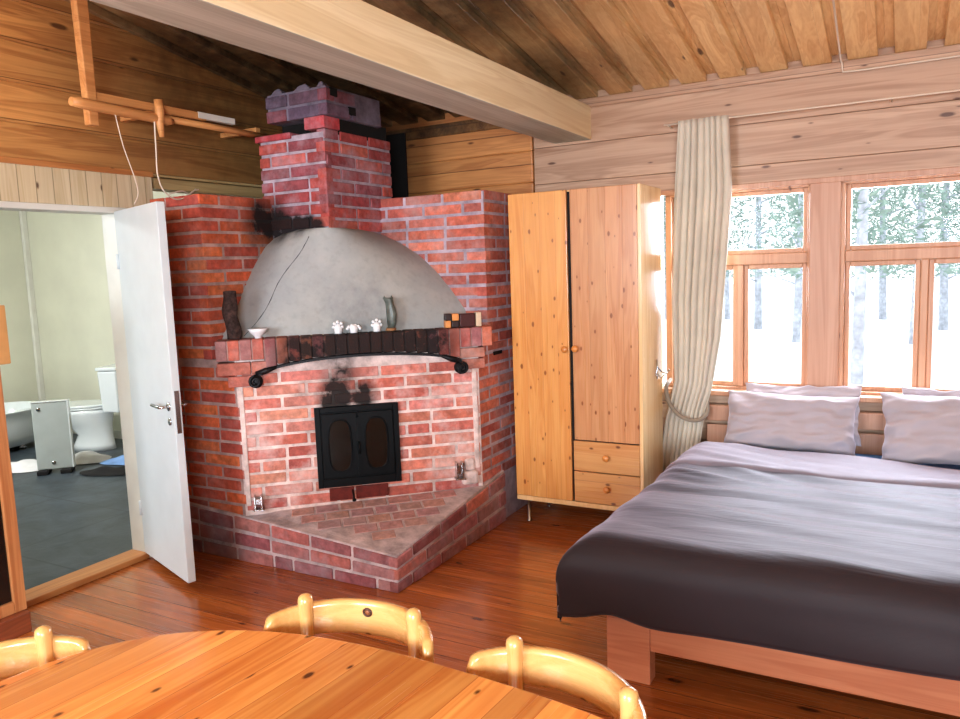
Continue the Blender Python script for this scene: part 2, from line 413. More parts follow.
def window(n, x0, x1, xm):
    zb, zt, ztr = .805, 1.935, 1.537
    bm = BM()
    y0, y1 = YW + .0, YW + .11
    w = .035
    box(bm, (x0 - w, y0, zb - .02), (x0, y1, zt)); box(bm, (x1, y0, zb - .02), (x1 + w, y1, zt))
    box(bm, (x0 - w, y0, zt - .012), (x1 + w, y1, zt + .02)); box(bm, (x0 - w, y0 - .0, zb - .045), (x1 + w, y1, zb - .01))
    box(bm, (x0, y0 + .02, ztr - .03), (x1, y1 - .01, ztr + .03))
    box(bm, (xm - .018, y0 + .02, zb - .01), (xm + .018, y1 - .01, ztr - .03))
    fr = struct('window_%d' % n, bm, M_winframe, bevel=.004)
    fr['kind'] = 'structure'
    for a, b, c, d in ((x0, x1, ztr + .03, zt - .012), (x0, xm - .018, zb - .01, ztr - .03), (xm + .018, x1, zb - .01, ztr - .03)):
        s_ = .026; bm = BM()
        yy0, yy1 = y0 + .035, y0 + .075
        box(bm, (a, yy0, c), (a + s_, yy1, d)); box(bm, (b - s_, yy0, c), (b, yy1, d))
        box(bm, (a + s_, yy0, c), (b - s_, yy1, c + s_)); box(bm, (a + s_, yy0, d - s_), (b - s_, yy1, d))
        sa = struct('sash', bm, M_winframe, parent=fr, bevel=.004)
        bm = BM(); box(bm, (a + s_ - .006, y0 + .052, c + s_ - .006), (b - s_ + .006, y0 + .057, d - s_ + .006))
        struct('pane', bm, M_glass, parent=sa)
    bm = BM(); box(bm, (x0 - .07, YW - .075, .748), (x1 + .07, YW + .02, .778)); struct('window_sill', bm, M_winframe, parent=fr, bevel=.006)
window(1, 2.45, 3.205, 2.845)
window(2, 3.395, 4.155, 3.775)

# door frame, threshold, door leaf
bm = BM()
box(bm, (XW - .13, DY1, 0), (XW + .012, DY1 + .055, DZ + .03)); box(bm, (XW - .13, DY0 - .055, 0), (XW + .012, DY0, DZ + .03))
box(bm, (XW - .13, DY0, DZ), (XW + .012, DY1, DZ + .03))
door_root = struct('door_1', bm, M_framew, bevel=.003)
bm = BM(); box(bm, (XW - .13, DY0, 0), (XW + .015, DY1, .032)); struct('threshold', bm, M_thresh, parent=door_root, bevel=.005)
# leaf: hinge at (0.015, 2.715), opened into the room
hx, hy = .02, 2.712; fx, fy = .607, 2.507
dv = Vector((fx - hx, fy - hy, 0)); L = dv.length; dv.normalize(); nv = Vector((dv.y, -dv.x, 0))   # nv faces the camera
if nv.y > 0: nv = -nv
def DP(u, o, z): p = Vector((hx, hy, 0)) + dv * u + nv * o; return (p.x, p.y, z)
def dbox(bm, u0, u1, o0, o1, z0, z1, mi=0):
    return hexa(bm, [DP(u0, o0, z0), DP(u1, o0, z0), DP(u1, o1, z0), DP(u0, o1, z0), DP(u0, o0, z1), DP(u1, o0, z1), DP(u1, o1, z1), DP(u0, o1, z1)], mi)
bm = BM(); dbox(bm, 0, L, -.02, .02, .042, 1.912); leaf = struct('door_leaf', bm, M_white, parent=door_root, bevel=.003)
bm = BM()
tube(bm, [DP(L - .055, .02, .93), DP(L - .055, .06, .93), DP(L - .065, .066, .93), DP(L - .165, .066, .932)], .008, 10)
lathe(bm, [(.002, .0), (.022, .0), (.022, .006), (.002, .006)], DP(L - .055, .02, .93), 16, axis=nv)
lathe(bm, [(.002, .0), (.019, .0), (.019, .006), (.002, .006)], DP(L - .055, .02, .855), 16, axis=nv)
tube(bm, [DP(L - .055, -.02, .93), DP(L - .055, -.06, .93), DP(L - .16, -.066, .932)], .008, 10)
struct('door_handle', bm, M_chrome, parent=leaf)
bm = BM(); dbox(bm, L, L + .0025, -.011, .011, .8, 1.01); struct('lock_plate', bm, M_chrome, parent=leaf)
for z in (.3, 1.65):
    bm = BM(); tube(bm, [(hx - .002, hy - .024, z - .04), (hx - .002, hy - .024, z + .04)], .008, 8); struct('hinge', bm, M_white, parent=leaf)

# roof beam
bx0, bx1 = 1.705, 1.955
bm = BM(); _, fs = box(bm, (bx0, Y0, 2.312), (bx1, YW + .02, 2.515)); fs[0].material_index = 1
struct('trim_10', bm, [M_beam, pine('beam_grey_face', (206, 208, 196), (168, 170, 156), 'Y', 'X', 1.0, .0005, .05, .6, .05)], bevel=.006)

# ------------------------------------------------------------------ bathroom beyond the door
bm = BM(); box(bm, (-4.3, .2, -.1), (-.13, 4.8, .02)); struct('floor_bathroom', bm, M_slate)
def panel_wall(name, lo, hi): bm = BM(); box(bm, lo, hi); return struct(name, bm, M_bath_wall)
panel_wall('wall_bathroom_far', (-4.3, .2, .02), (-4.18, 4.8, 2.5))
panel_wall('wall_bathroom_side', (-4.18, 4.74, .02), (-.13, 4.86, 2.5))
panel_wall('wall_bathroom_near', (-4.18, .08, .02), (-.13, .2, 2.5))
bm = BM(); box(bm, (-4.3, .08, 2.5), (-.13, 4.86, 2.56)); struct('ceiling_bathroom', bm, M_bath_wall)
bm = BM(); box(bm, (-4.178, 4.69, .02), (-4.13, 4.74, 2.5)); struct('trim_11', bm, M_framew, bevel=.006)
bm = BM(); box(bm, (-4.18, .2, .02), (-4.165, 4.69, .1)); box(bm, (-4.13, 4.725, .02), (-.13, 4.74, .1)); struct('baseboard_bathroom', bm, M_framew)

# bathtub: freestanding, rounded
tub = thing('bathtub', 'white bathtub standing in the bathroom behind the grey panel', 'bathtub', (-3.72, 3.6, .02))
bm = BM()
def sup(t, a, b, n=3.2):
    c, s = cos(t), sin(t); return (a * abs(c) ** (2/n) * (1 if c >= 0 else -1), b * abs(s) ** (2/n) * (1 if s >= 0 else -1))
prof = [(.68, .06), (.80, .08), (.90, .2), (.96, .4), (1.0, .55), (1.03, .565), (1.03, .58), (.97, .585), (.92, .56), (.86, .3), (.78, .16), (.4, .14), (.01, .14)]
rings = []
for r, z in prof:
    rings.append([bm.verts.new((-3.72 + sup(2*pi*k/40, .38*r, 1)[0], 3.6 + sup(2*pi*k/40, 1, .80*(1-(1-r)*.45))[1], z * .66 + .02)) for k in range(40)])
for i in range(len(rings)-1):
    for k in range(40):
        f = bm.faces.new((rings[i][k], rings[i][(k+1)%40], rings[i+1][(k+1)%40], rings[i+1][k])); f.smooth = True
bm.faces.new(rings[0][::-1]); bm.faces.new(rings[-1])
obj('tub_shell', bm, M_ceramic, tub)
for sx in (-1, 1):
    for sy in (-1, 1):
        bm = BM(); lathe(bm, [(.03, 0), (.035, .02), (.025, .05), (.03, .09)], (-3.72 + sx*.2, 3.6 + sy*.5, .02), 12); obj('tub_foot', bm, M_chrome, tub)

# toilet, turned towards the tub
ta = radians(205); tx, ty = -2.70, 4.40
toi = thing('toilet', 'white toilet with closed lid beyond the open white door', 'toilet', (tx, ty, .02), ta)
bm = BM()                                       # local: +X is the bowl's front
rings = []
for (cx, a, b, z) in ((.12, .20, .11, 0), (.12, .19, .10, .05), (.10, .16, .095, .14), (.14, .20, .13, .24), (.19, .265, .18, .34), (.2, .275, .187, .385)):
    rings.append([bm.verts.new((cx + a*cos(2*pi*k/28), b*sin(2*pi*k/28), z)) for k in range(28)])
for i in range(len(rings)-1):
    for k in range(28):
        f = bm.faces.new((rings[i][k], rings[i][(k+1)%28], rings[i+1][(k+1)%28], rings[i+1][k])); f.smooth = True
bm.faces.new(rings[0][::-1]); bm.faces.new(rings[-1]); obj('bowl', bm, M_ceramic, toi, local=True)
bm = BM(); prism(bm, [(.2 + .285*cos(2*pi*k/32), .193*sin(2*pi*k/32)) for k in range(32)], .388, .405); obj('seat_ring', bm, M_ceramic, toi, local=True, bevel=.006)
bm = BM(); prism(bm, [(.2 + .28*cos(2*pi*k/32), .19*sin(2*pi*k/32)) for k in range(32)], .407, .43); obj('lid', bm, M_ceramic, toi, local=True, bevel=.009)
bm = BM(); hexa(bm, [(-.24, -.17, .36), (-.08, -.17, .36), (-.08, .17, .36), (-.24, .17, .36), (-.25, -.19, .74), (-.07, -.19, .74), (-.07, .19, .74), (-.25, .19, .74)]); obj('cistern', bm, M_ceramic, toi, local=True, bevel=.02, segs=3)
bm = BM(); box(bm, (-.255, -.197, .742), (-.063, .197, .772)); obj('cistern_lid', bm, M_ceramic, toi, local=True, bevel=.008)

# leaning grey panel / heater
pa = thing('grey_panel', 'upright grey panel with rounded corners standing before the bathtub', 'panel', (-2.32, 3.66, .02), radians(44))
bm = BM(); box(bm, (-.125, -.025, .035), (.135, .025, .585)); obj('panel_board', bm, M_panelgrey, pa, local=True, bevel=.008)
bm = BM(); box(bm, (.1355, -.03, .04), (.145, .03, .59)); box(bm, (-.13, -.03, .5855), (.145, .03, .592)); obj('edge_strip', bm, M_ceramic, pa, local=True)
for x_ in (-.08, .09):
    bm = BM(); box(bm, (x_ - .04, -.07, 0), (x_ + .04, .07, .034)); obj('foot', bm, M_rugblack, pa, local=True, bevel=.006)
for z_ in (.58, .09):
    bm = BM(); lathe(bm, [(.001, 0), (.016, 0), (.014, .006), (.001, .007)], (-.075 if z_ > .3 else 0, -.025, z_ - .05 if z_ > .3 else z_), 12, axis=(0, -1, 0))
    obj('mounting_screw', bm, M_chrome, pa, local=True)

def heap(name, c, rx, ry, h, rz, mat, label, cat, seed, group=None):
    bm = BM()
    def f(u, v):
        th = u * 2 * pi; r = v
        e = 1 + .22 * mnoise.noise(Vector((cos(th)*1.3 + seed, sin(th)*1.3, .0)))
        x = cos(th)*rx*r*e; y = sin(th)*ry*r*e
        z = h * (1 - r**2.2) * (.75 + .6*mnoise.noise(Vector((x*7+seed, y*7, 1)))) + .006
        return (c[0] + x*cos(rz) - y*sin(rz), c[1] + x*sin(rz) + y*cos(rz), .02 + max(z, .003))
    grid(bm, f, 40, 9); bmesh.ops.remove_doubles(bm, verts=bm.verts[:], dist=.0005)
    o = obj(name, bm, mat, smooth=True); return tag(o, label, cat, group)
heap('bath_mat', (-2.76, 3.62), .27, .17, .075, .4, M_rug, 'crumpled white bath mat left of the grey panel', 'bath mat', 3)
heap('towel', (-2.45, 4.03), .2, .17, .085, .5, M_rug, 'crumpled white towel heaped on the floor before the toilet', 'towel', 9)
heap('towel', (-2.0, 4.17), .27, .16, .07, .5, M_rugblue, 'crumpled blue towel lying beside the white towel', 'towel', 5)
heap('rubber_mat', (-1.86, 3.84), .28, .12, .05, .5, M_rugblack, 'black mat bunched on the floor in front of blue towel', 'mat', 12)

# ------------------------------------------------------------------ fireplace
FB = Vector((.59, 2.92, 0)); FD = Vector((.742, .670, 0)).normalized(); FN = Vector((FD.y, -FD.x, 0)); FL = 1.307
def FP(a, o, z): p = FB + FD * a + FN * o; return (p.x, p.y, z)
def fbox(bm, a0, a1, o0, o1, z0, z1, mi=0):
    return hexa(bm, [FP(a0, o1, z0), FP(a1, o1, z0), FP(a1, o0, z0), FP(a0, o0, z0), FP(a0, o1, z1), FP(a1, o1, z1), FP(a1, o0, z1), FP(a0, o0, z1)], mi)

def paint(bm, faces, c, jit=.14):
    lay = bm.loops.layers.float_color.get('Col') or bm.loops.layers.float_color.new('Col')
    k = 1 + random.uniform(-jit, jit); l = lin(c)
    h = random.uniform(-.06, .06)
    col = (l[0]*k, max(0, l[1]*k*(1+h)), max(0, l[2]*k*(1-h*.5)), 1)
    for f in faces:
        for lp in f.loops: lp[lay] = col

CH, BL, JT = .069, .27, .0165
def courses(bm, p0, d, n, length, z0, z1, cols, ch=CH, bl=BL, depth=.06, shift=0.0, keep=None, zmap=None, header=False, proud=.003, rough=.0018, jt=JT):
    """lay separate bricks over a mortar core: p0 start, d along, n outward (unit 2-D)"""
    p0 = Vector((p0[0], p0[1], 0)); d = Vector((d[0], d[1], 0)); n = Vector((n[0], n[1], 0))
    row = 0; z = z0
    while z < z1 - ch * .55:
        top = min(z + ch - jt, z1)
        u = -bl * (.5 if row % 2 else 0) - shift + (random.uniform(-.01, .01))
        while u < length:
            b = bl
            if random.random() < .05: b = bl * .5
            a0, a1 = max(u + jt * .5, 0), min(u + b - jt * .5, length)
            if a1 - a0 > .03 and (keep is None or keep((a0 + a1) / 2, (z + top) / 2)):
                pr = proud + random.uniform(-rough, rough)
                dz = random.uniform(-.0015, .0015)
                pts = []
                for zz in (z + dz, top + dz):
                    for (a, o) in ((a0, pr), (a1, pr), (a1, -depth), (a0, -depth)):
                        q = p0 + d * a + n * o; pts.append((q.x, q.y, zmap(q.x, q.y, zz) if zmap else zz))
                _, fs = hexa(bm, pts, 0); paint(bm, fs, random.choice(cols))
            u += b
        z += ch; row += 1

C_L = [(206, 102, 62), (196, 94, 62), (184, 86, 66), (212, 116, 70), (176, 82, 68)]
C_R = [(198, 110, 88), (186, 100, 84), (206, 122, 98), (170, 88, 78), (188, 110, 98)]
C_I = [(206, 126, 108), (198, 114, 98), (212, 144, 126), (188, 102, 90), (206, 132, 118)]
C_H = [(178, 116, 114), (164, 106, 108), (190, 116, 106), (170, 122, 124), (150, 88, 90)]
C_C = [(188, 88, 78), (172, 78, 72), (158, 72, 74), (194, 104, 92), (148, 78, 84)]
C_CR = [(120, 74, 86), (104, 78, 96), (132, 70, 80), (90, 74, 92)]
SOOT_DARK = [((.44, 3.42, 1.84), .13, 2.2), ((.52, 3.44, 1.825), .09, 2.4), ((.60, 3.44, 1.82), .085, 2.4), ((.68, 3.44, 1.815), .085, 2.4), ((.75, 3.44, 1.81), .07, 2), ((.41, 3.38, 1.85), .20, 1.3),
        ((.97, 3.26, .87), .13, 2), ((1.07, 3.35, .87), .11, 1.6), ((.99, 3.28, .98), .15, .9), ((.99, 3.28, 1.07), .12, .7), ((.35, 2.92, .05), .30, .6), ((.0, 2.92, .6), .2, .3)]  # stove soot; last two spots only darken pier and hearth beside the door
B_left = brick_mat('brick_orange', .22, SOOT_DARK); B_right = brick_mat('brick_rose', .45, SOOT_DARK)
B_inf = brick_mat('brick_washed', .8, SOOT_DARK, palec=(228, 204, 200)); B_hearth = brick_mat('brick_hearth', .6, SOOT_DARK, palec=(176, 160, 168))
B_chim = brick_mat('brick_chimney', .55, SOOT_DARK, palec=(190, 170, 182)); B_crown = brick_mat('brick_crown', .5, [], palec=(146, 138, 158))
MO_l = mortar_mat('mortar_grey', (186, 158, 152), SOOT_DARK); MO_r = mortar_mat('mortar_lilac', (184, 170, 182), SOOT_DARK)
MO_i = mortar_mat('mortar_pale', (230, 210, 204), SOOT_DARK); MO_h = mortar_mat('mortar_hearth', (198, 182, 184), SOOT_DARK)
MO_cr = mortar_mat('mortar_crown', (120, 112, 128), [])

fp = thing('corner_fireplace', 'red brick corner fireplace with grey plaster hood, black stove doors and brick hearth', 'fireplace', (.8, 3.8, 0))
YB = YW - .055; XB = .02
ZM = 1.105
# left pier and wing
bm = BM()
prism(bm, [(XB, 2.924), (.58, 2.924), (.86, 3.18), (.86, YB), (XB, YB)], 0.0, ZM, 1)
prism(bm, [(XB, 2.924), (.404, 2.924), (.404, 3.94), (XB, 3.94)], ZM, 1.985, 1)
courses(bm, (XB, 2.92), (1, 0), (0, -1), .57, .25, ZM - .012, C_L)
courses(bm, (XB, 2.92), (1, 0), (0, -1), .385, ZM + .003, 1.995, C_L, shift=.155)
courses(bm, (.405, 2.917), (0, 1), (1, 0), 1.02, ZM + .003, 1.995, C_L, shift=.135)
obj('left_wing', bm, [B_left, MO_l], fp, bevel=.003, segs=1)
# right pier and wing
bm = BM()
prism(bm, [(.86, 3.18), (1.536, 3.79), (1.556, 3.81), (1.556, YB), (.86, YB)], 0.0, ZM, 1)
prism(bm, [(.404, 3.944), (1.556, 3.944), (1.556, YB), (.404, YB)], ZM, 1.985, 1)
courses(bm, (1.555, 3.80), (0, 1), (1, 0), YB - 3.80, .3, ZM - .0, C_R)
courses(bm, (1.555, 3.94), (0, 1), (1, 0), YB - 3.94, ZM + .003, 1.995, C_R, shift=.135)
courses(bm, (.42, 3.945), (1, 0), (0, -1), 1.14, ZM + .003, 1.995, C_R, shift=.21)
obj('right_wing', bm, [B_right, MO_r], fp, bevel=.003, segs=1)
bm = BM(); box(bm, (1.557, 4.0, 1.03), (1.566, 4.1, 1.05)); obj('damper_slot', bm, M_iron, fp)
# washed infill with the stove
DA0, DA1, DZ0, DZ1 = .383, .842, .371, .82
bm = BM()
fbox(bm, -.012, FL + .01, -.12, -.006, .2, ZM, 1)
def keep_inf(a, z): return not (DA0 - .10 < a < DA1 + .10 and DZ0 - .02 < z < DZ1 + .02)
courses(bm, FP(.0, 0, 0), FD, FN, FL, .285, ZM - .03, C_I, keep=None, shift=.05, proud=-.001)
obj('washed_brick_front', bm, [B_inf, MO_i], fp, bevel=.003, segs=1)
for a0, a1 in ((-.004, .022), (1.272, 1.30)):
    bm = BM(); fbox(bm, a0, a1, -.03, .006, .31 if a0 < .5 else .4, 1.03); obj('pale_mortar_edge', bm, MO_i, fp, bevel=.004)
bm = BM()
lay = bm.loops.layers.float_color.new('Col')
for a0, a1 in ((.44, .575), (.585, .765)):
    _, fs = fbox(bm, a0, a1, -.02, .010, .292, .362); paint(bm, fs, (104, 34, 26), .05)
obj('loose_brick', bm, [brick_mat('brick_dark_red', .05)], fp, bevel=.004)
# corbel bricks under both ends of the mantel
for a0, a1, oo, z0, z1, c_ in ((-.10, .07, .03, 1.03, 1.096, (188, 116, 98)), (.075, .16, .03, 1.03, 1.096, (188, 116, 98)), (-.05, .13, .018, .965, 1.022, (188, 116, 98)),
                              (1.20, 1.35, .02, 1.045, 1.10, (188, 116, 98)), (1.22, 1.35, .012, .98, 1.036, (188, 116, 98))):
    bm = BM(); _, fs = fbox(bm, a0, a1, -.06, oo, z0, z1); paint(bm, fs, c_)
    obj('corbel_brick', bm, [B_right, MO_r], fp, bevel=.003, segs=1)
# soldier-brick mantel: top level, bottom arched in the middle
S2 = [((1.12, 3.36, 1.16), .42, 1.9), ((.90, 3.16, 1.14), .26, 1.3), ((1.34, 3.56, 1.15), .26, 1.6), ((.95, 3.2, 1.2), .2, .9)]
B_mant = brick_mat('brick_mantel', .4, S2, palec=(196, 176, 172)); MO_m = mortar_mat('mortar_mantel', (186, 150, 144), S2)
def zbot(a):
    t = (a - .66) / .56
    return 1.02 + .088 * sqrt(max(0, 1 - t * t)) if abs(t) < 1 else 1.108
def zb2(a): return 1.106 if a < .16 or a > 1.19 else max(1.04, zbot(a))
bm = BM()
fbox(bm, -.098, 1.385, -.12, .026, 1.108, 1.211, 1)
a = -.104
while a < 1.38:
    w = .0625; jj = .007
    z0 = 1.108 if (a < .14 or a > 1.2) else zbot(a + w/2)
    _, fs = fbox(bm, a + jj/2, a + w - jj/2, -.10, .033 + random.uniform(-.003, .003), min(z0, 1.108), 1.215 + random.uniform(-.002, .002)); paint(bm, fs, random.choice(C_H + C_R))
    a += w
for i in range(16):                             # fill between arch and the flat top
    aa = .14 + i * .066
    z0 = zbot(aa + .033)
    fbox(bm, aa, aa + .066, -.1, .02, min(z0 + .004, 1.105), 1.112, 1)
obj('mantel_shelf', bm, [B_mant, MO_m], fp, bevel=.003, segs=1)
# forged strap with scrolled ends following the arch
bm = BM()
n_ = 36; pa_ = [.11 + (1.21 - .11) * i / n_ for i in range(n_ + 1)]
vs = []
for a in pa_:
    z = zbot(a) - .004
    vs.append([bm.verts.new(FP(a, o, z + dz)) for o, dz in ((.045, 0), (.045, -.012), (-.03, -.012), (-.03, 0))])
for p, q in zip(vs[:-1], vs[1:]):
    for k in range(4): bm.faces.new((p[k], p[(k+1)%4], q[(k+1)%4], q[k]))
bm.faces.new(vs[0]); bm.faces.new(vs[-1][::-1])
strap = obj('arch_strap', bm, M_iron, fp)
def FQ(a, o, z): return Vector(FP(a, o, z))
for a_, s_ in ((.095, 1), (1.205, -1)):
    bm = BM()
    pts = []
    for i in range(26):
        th = i / 25 * 2 * pi * 1.5; r = .032 - .022 * i / 25
        pts.append(FQ(a_ - s_*.004 + s_ * r * sin(th) * -1, .052, .992 + r * cos(th)))
    tube(bm, pts, .0075, 8)
    lathe(bm, [(.001, -.05), (.034, -.05), (.034, .05), (.001, .05)], FP(a_, .0, .992), 20, axis=FN)
    # twisted arm joining scroll and strap
    sg = s_
    tube(bm, [FP(a_, .03, 1.03), FP(a_ + sg*.05, .035, 1.045), FP(a_ + sg*.11, .04, zbot(a_ + sg*.11) - .008)], [.014, .017, .008], 8)
    obj('scroll_end', bm, M_iron, strap)
# stove: frame, two doors with glass
bm = BM()
fw = .03; o0, o1 = -.03, .02
fbox(bm, DA0, DA1, o0, .012, DZ0, DZ1)
fbox(bm, DA0, DA0 + fw, o0, o1, DZ0, DZ1); fbox(bm, DA1 - fw, DA1, o0, o1, DZ0, DZ1)
fbox(bm, DA0 + fw, DA1 - fw, o0, o1, DZ1 - fw, DZ1); fbox(bm, DA0 + fw, DA1 - fw, o0, o1, DZ0, DZ0 + fw * 1.5)
stove = obj('stove_frame', bm, M_dark, fp, bevel=.003)
am = (DA0 + DA1) / 2
for a0, a1 in ((DA0 + fw + .004, am - .004), (am + .004, DA1 - fw - .004)):
    bm = BM(); zz0, zz1 = DZ0 + .055, DZ1 - fw - .006
    fbox(bm, a0, a1, .013, .030, zz0, zz1)
    # raised oval rim
    ca, cz = (a0 + a1) / 2, (zz0 + zz1) / 2
    hw, hh = (a1 - a0) / 2 - .033, (zz1 - zz0) / 2 - .035
    pts = []
    for i in range(41):
        t = 2*pi*i/40; s1, s2 = sup(t, hw, hh, 3.0); pts.append(FP(ca + s1, .031, cz + s2))
    tube(bm, pts, .006, 6, caps=False)
    dl = obj('stove_door', bm, M_dark, stove, bevel=.003)
    bm = BM()
    pts = [FP(ca + sup(2*pi*i/40, hw, hh, 3.0)[0], .0305, cz + sup(2*pi*i/40, hw, hh, 3.0)[1]) for i in range(40)]
    bm.faces.new([bm.verts.new(p) for p in pts]); obj('glass', bm, M_glassdark, stove)
bm = BM(); fbox(bm, am - .008, am + .008, .03, .042, DZ0 + .06, DZ1 - .06); tube(bm, [FP(am, .042, .62), FP(am, .065, .62), FP(am, .07, .56)], .006, 8)
obj('latch', bm, M_dark, stove)
bm = BM(); tube(bm, [FP(.565, .012, .345), FP(.568, .035, .325), FP(.57, .05, .296)], .005, 8); lathe(bm, [(.001, -.006), (.011, -.006), (.011, .006), (.001, .006)], FP(.57, .05, .298), 12); obj('ash_hook', bm, M_iron, fp)
# little iron brackets at both ends of the hearth
for a_, z0, z1 in ((.06, .30, .37), (1.175, .36, .45)):
    bm = BM(); fbox(bm, a_ - .022, a_ - .012, .0, .05, z0, z1); fbox(bm, a_ + .012, a_ + .022, .0, .05, z0, z1); fbox(bm, a_ - .022, a_ + .022, .02, .03, z0 + .02, z1 - .02)
    fbox(bm, a_ - .03, a_ + .03, .0, .06, z0 - .008, z0); obj('iron_bracket', bm, M_chrome, fp, bevel=.002)
bm = BM(); fbox(bm, 1.19, 1.285, -.02, .03, .31, .39); fbox(bm, 1.21, 1.27, -.02, .02, .39, .46); obj('mortar_patch', bm, MO_i, fp, bevel=.015)
# hearth with slightly falling top
HX, HY = 1.578, 2.9
def zh(x, y): return .19 + .115 * max(0, y - HY) + .075 * max(0, HX - x) * (1 if x > .5 else .9)
def zfrac(x, y, z): return z / .207 * zh(x, y)
hear = BM(); bm = hear
prism(bm, [(XB + .0, HY + .005), (HX - .005, HY + .005), (HX - .005, 4.06), (1.5, 4.06), (1.5, 3.9), (.6, 3.05), (XB, 3.05)], 0, lambda x, y: zh(x, y) - .006, 1)
courses(bm, (XB + .14, HY), (1, 0), (0, -1), HX - XB - .14, 0.0, .207, C_H, zmap=zfrac, shift=.202, depth=.05)
courses(bm, (HX, HY - .003), (0, 1), (1, 0), 1.16, 0.0, .207, C_H, zmap=zfrac, shift=.135, depth=.05)
# pavers on top, laid in rows parallel to the stove front
def inside(x, y):
    q = Vector((x, y, 0)) - FB
    return q.dot(FN) > .0 and x < HX - .03 and y > HY + .03 and x > .3
for r in range(8):
    for c in range(20):
        a0 = -.3 + c * .1315 + (.05 if r % 2 else 0); oo = .0 + r * .098
        cx, cy, _ = FP(a0 + .06, oo + .05, 0)
        pts = [FP(a0 + .004, oo + .091, 0), FP(a0 + .126, oo + .091, 0), FP(a0 + .126, oo + .004, 0), FP(a0 + .004, oo + .004, 0)]
        if all(inside(px_, py_) for px_, py_, _ in pts):
            hp = [(x_, y_, zh(x_, y_) - .03) for x_, y_, _ in pts] + [(x_, y_, zh(x_, y_) - .0035 + random.uniform(-.002, .002)) for x_, y_, _ in pts]
            _, fs = hexa(bm, hp, 0); paint(bm, fs, random.choice([(184, 146, 144), (176, 138, 138), (190, 146, 138)]), .06)
obj('hearth', bm, [B_hearth, MO_h], fp, bevel=.004, segs=1)

# plaster hood: loft between the two wings, bulging to the front
PLc = [(1.205, 2.99), (1.30, 3.06), (1.416, 3.15), (1.498, 3.20), (1.61, 3.282), (1.707, 3.371), (1.785, 3.49), (1.80, 3.56)]
PRc = [(1.205, 1.46), (1.32, 1.405), (1.434, 1.314), (1.543, 1.214), (1.637, 1.098), (1.715, .97), (1.785, .80), (1.80, .72)]
def lerp_tab(tab, z):
    for (z0, v0), (z1, v1) in zip(tab[:-1], tab[1:]):
        if z <= z1: return v0 + (v1 - v0) * max(0, (z - z0)) / (z1 - z0)
    return tab[-1][1]
def hood(u, v):
    z = 1.205 + (1.80 - 1.205) * (1 - (1 - v) ** 1.5)
    zz = min(z, 1.80)
    PL = Vector((.40, lerp_tab(PLc, zz), z)); PR = Vector((lerp_tab(PRc, zz), 3.95, z))
    m0 = Vector(FP(.655, -.075, 0)); m1 = Vector((.875, 3.405, 0)); t = (z - 1.205) / .595
    mid = m0.lerp(m1, t ** 1.45); mid.z = z
    c = 2 * mid - .5 * (PL + PR)                 # quadratic through the middle point
    p = PL * (1-u)**2 + c * 2*u*(1-u) + PR * u*u
    p.z = z + .004 * mnoise.noise(Vector((p.x*4, p.y*4, z*4)))
    return p
bm = BM(); vs = grid(bm, hood, 44, 24)
top = [vs[i][24] for i in range(45)]
bk = bm.verts.new((.40, 3.95, 1.83))
for a_, b_ in zip(top[:-1], top[1:]): f = bm.faces.new((a_, b_, bk)); f.smooth = True
obj('plaster_hood', bm, M_plaster, fp)
bm = BM()                                        # hairline crack in the plaster
pts = []
for i in range(22):
    t = i / 21; u = .31 - .235 * t + .012 * sin(t * 9) ; v = .80 * (1 - t) + .02
    p = hood(u, v); pts.append(p + Vector((.35, -.6, .1)) * .0015)
tube(bm, pts, [.0012 + .0012 * (i % 3 == 0) for i in range(22)], 5); obj('plaster_crack', bm, plain('crack_shadow', (66, 66, 66), .9), fp)

# chimney stack
cx0, cx1, cy0, cy1 = .345, .835, 3.445, 4.08
bm = BM(); box(bm, (cx0 + .006, cy0 + .006, 1.60), (cx1 - .006, cy1, 2.335), 1)
courses(bm, (cx0, cy0), (1, 0), (0, -1), cx1 - cx0, 1.81, 2.35, C_C, shift=.05, ch=.0725)
courses(bm, (cx1, cy0 - .003), (0, 1), (1, 0), cy1 - cy0, 1.79, 2.35, C_C, shift=.135, ch=.0725)
for (p, q) in (((.70, 3.44), (.845, 3.58)),):
    _, fs = box(bm, (p[0], p[1], 2.352), (q[0], q[1], 2.418)); paint(bm, fs, (188, 72, 74))
_, fs = box(bm, (cx0 - .02, cy0 - .012, 2.318), (cx0 + .25, cy0 + .1, 2.352)); paint(bm, fs, (180, 72, 76))
obj('chimney_stack', bm, [B_chim, MO_r], fp, bevel=.004, segs=1)
bm = BM(); box(bm, (.43, 3.56, 2.33), (.83, 4.05, 2.43)); obj('flue_gap', bm, M_soot, fp)
bm = BM()
box(bm, (.431, 3.446, 2.418), (.864, 3.95, 2.575), 1)
courses(bm, (.425, 3.44), (1, 0), (0, -1), .445, 2.418, 2.585, C_CR, shift=.11, ch=.08)
courses(bm, (.87, 3.437), (0, 1), (1, 0), .26, 2.418, 2.585, C_CR, shift=.05, ch=.08)
courses(bm, (.86, 3.70), (0, 1), (1, 0), .26, 2.418, 2.52, C_CR, shift=.05, ch=.08)
for x_, y_, z_, w_ in ((.50, 3.47, 2.59, .05), (.68, 3.48, 2.592, .07), (.82, 3.47, 2.588, .03)):
    hexa(bm, [(x_ - w_, y_ - .02, z_ - .02), (x_ + w_, y_ - .02, z_ - .02), (x_ + w_, y_ + .05, z_ - .02), (x_ - w_, y_ + .05, z_ - .02),
              (x_ - w_ * .4, y_ - .012, z_ + .012), (x_ + w_ * .3, y_ - .012, z_ + .018), (x_ + w_ * .3, y_ + .03, z_ + .01), (x_ - w_ * .5, y_ + .03, z_ + .01)], 1)
obj('chimney_crown', bm, [B_crown, MO_cr], fp, bevel=.004, segs=1)
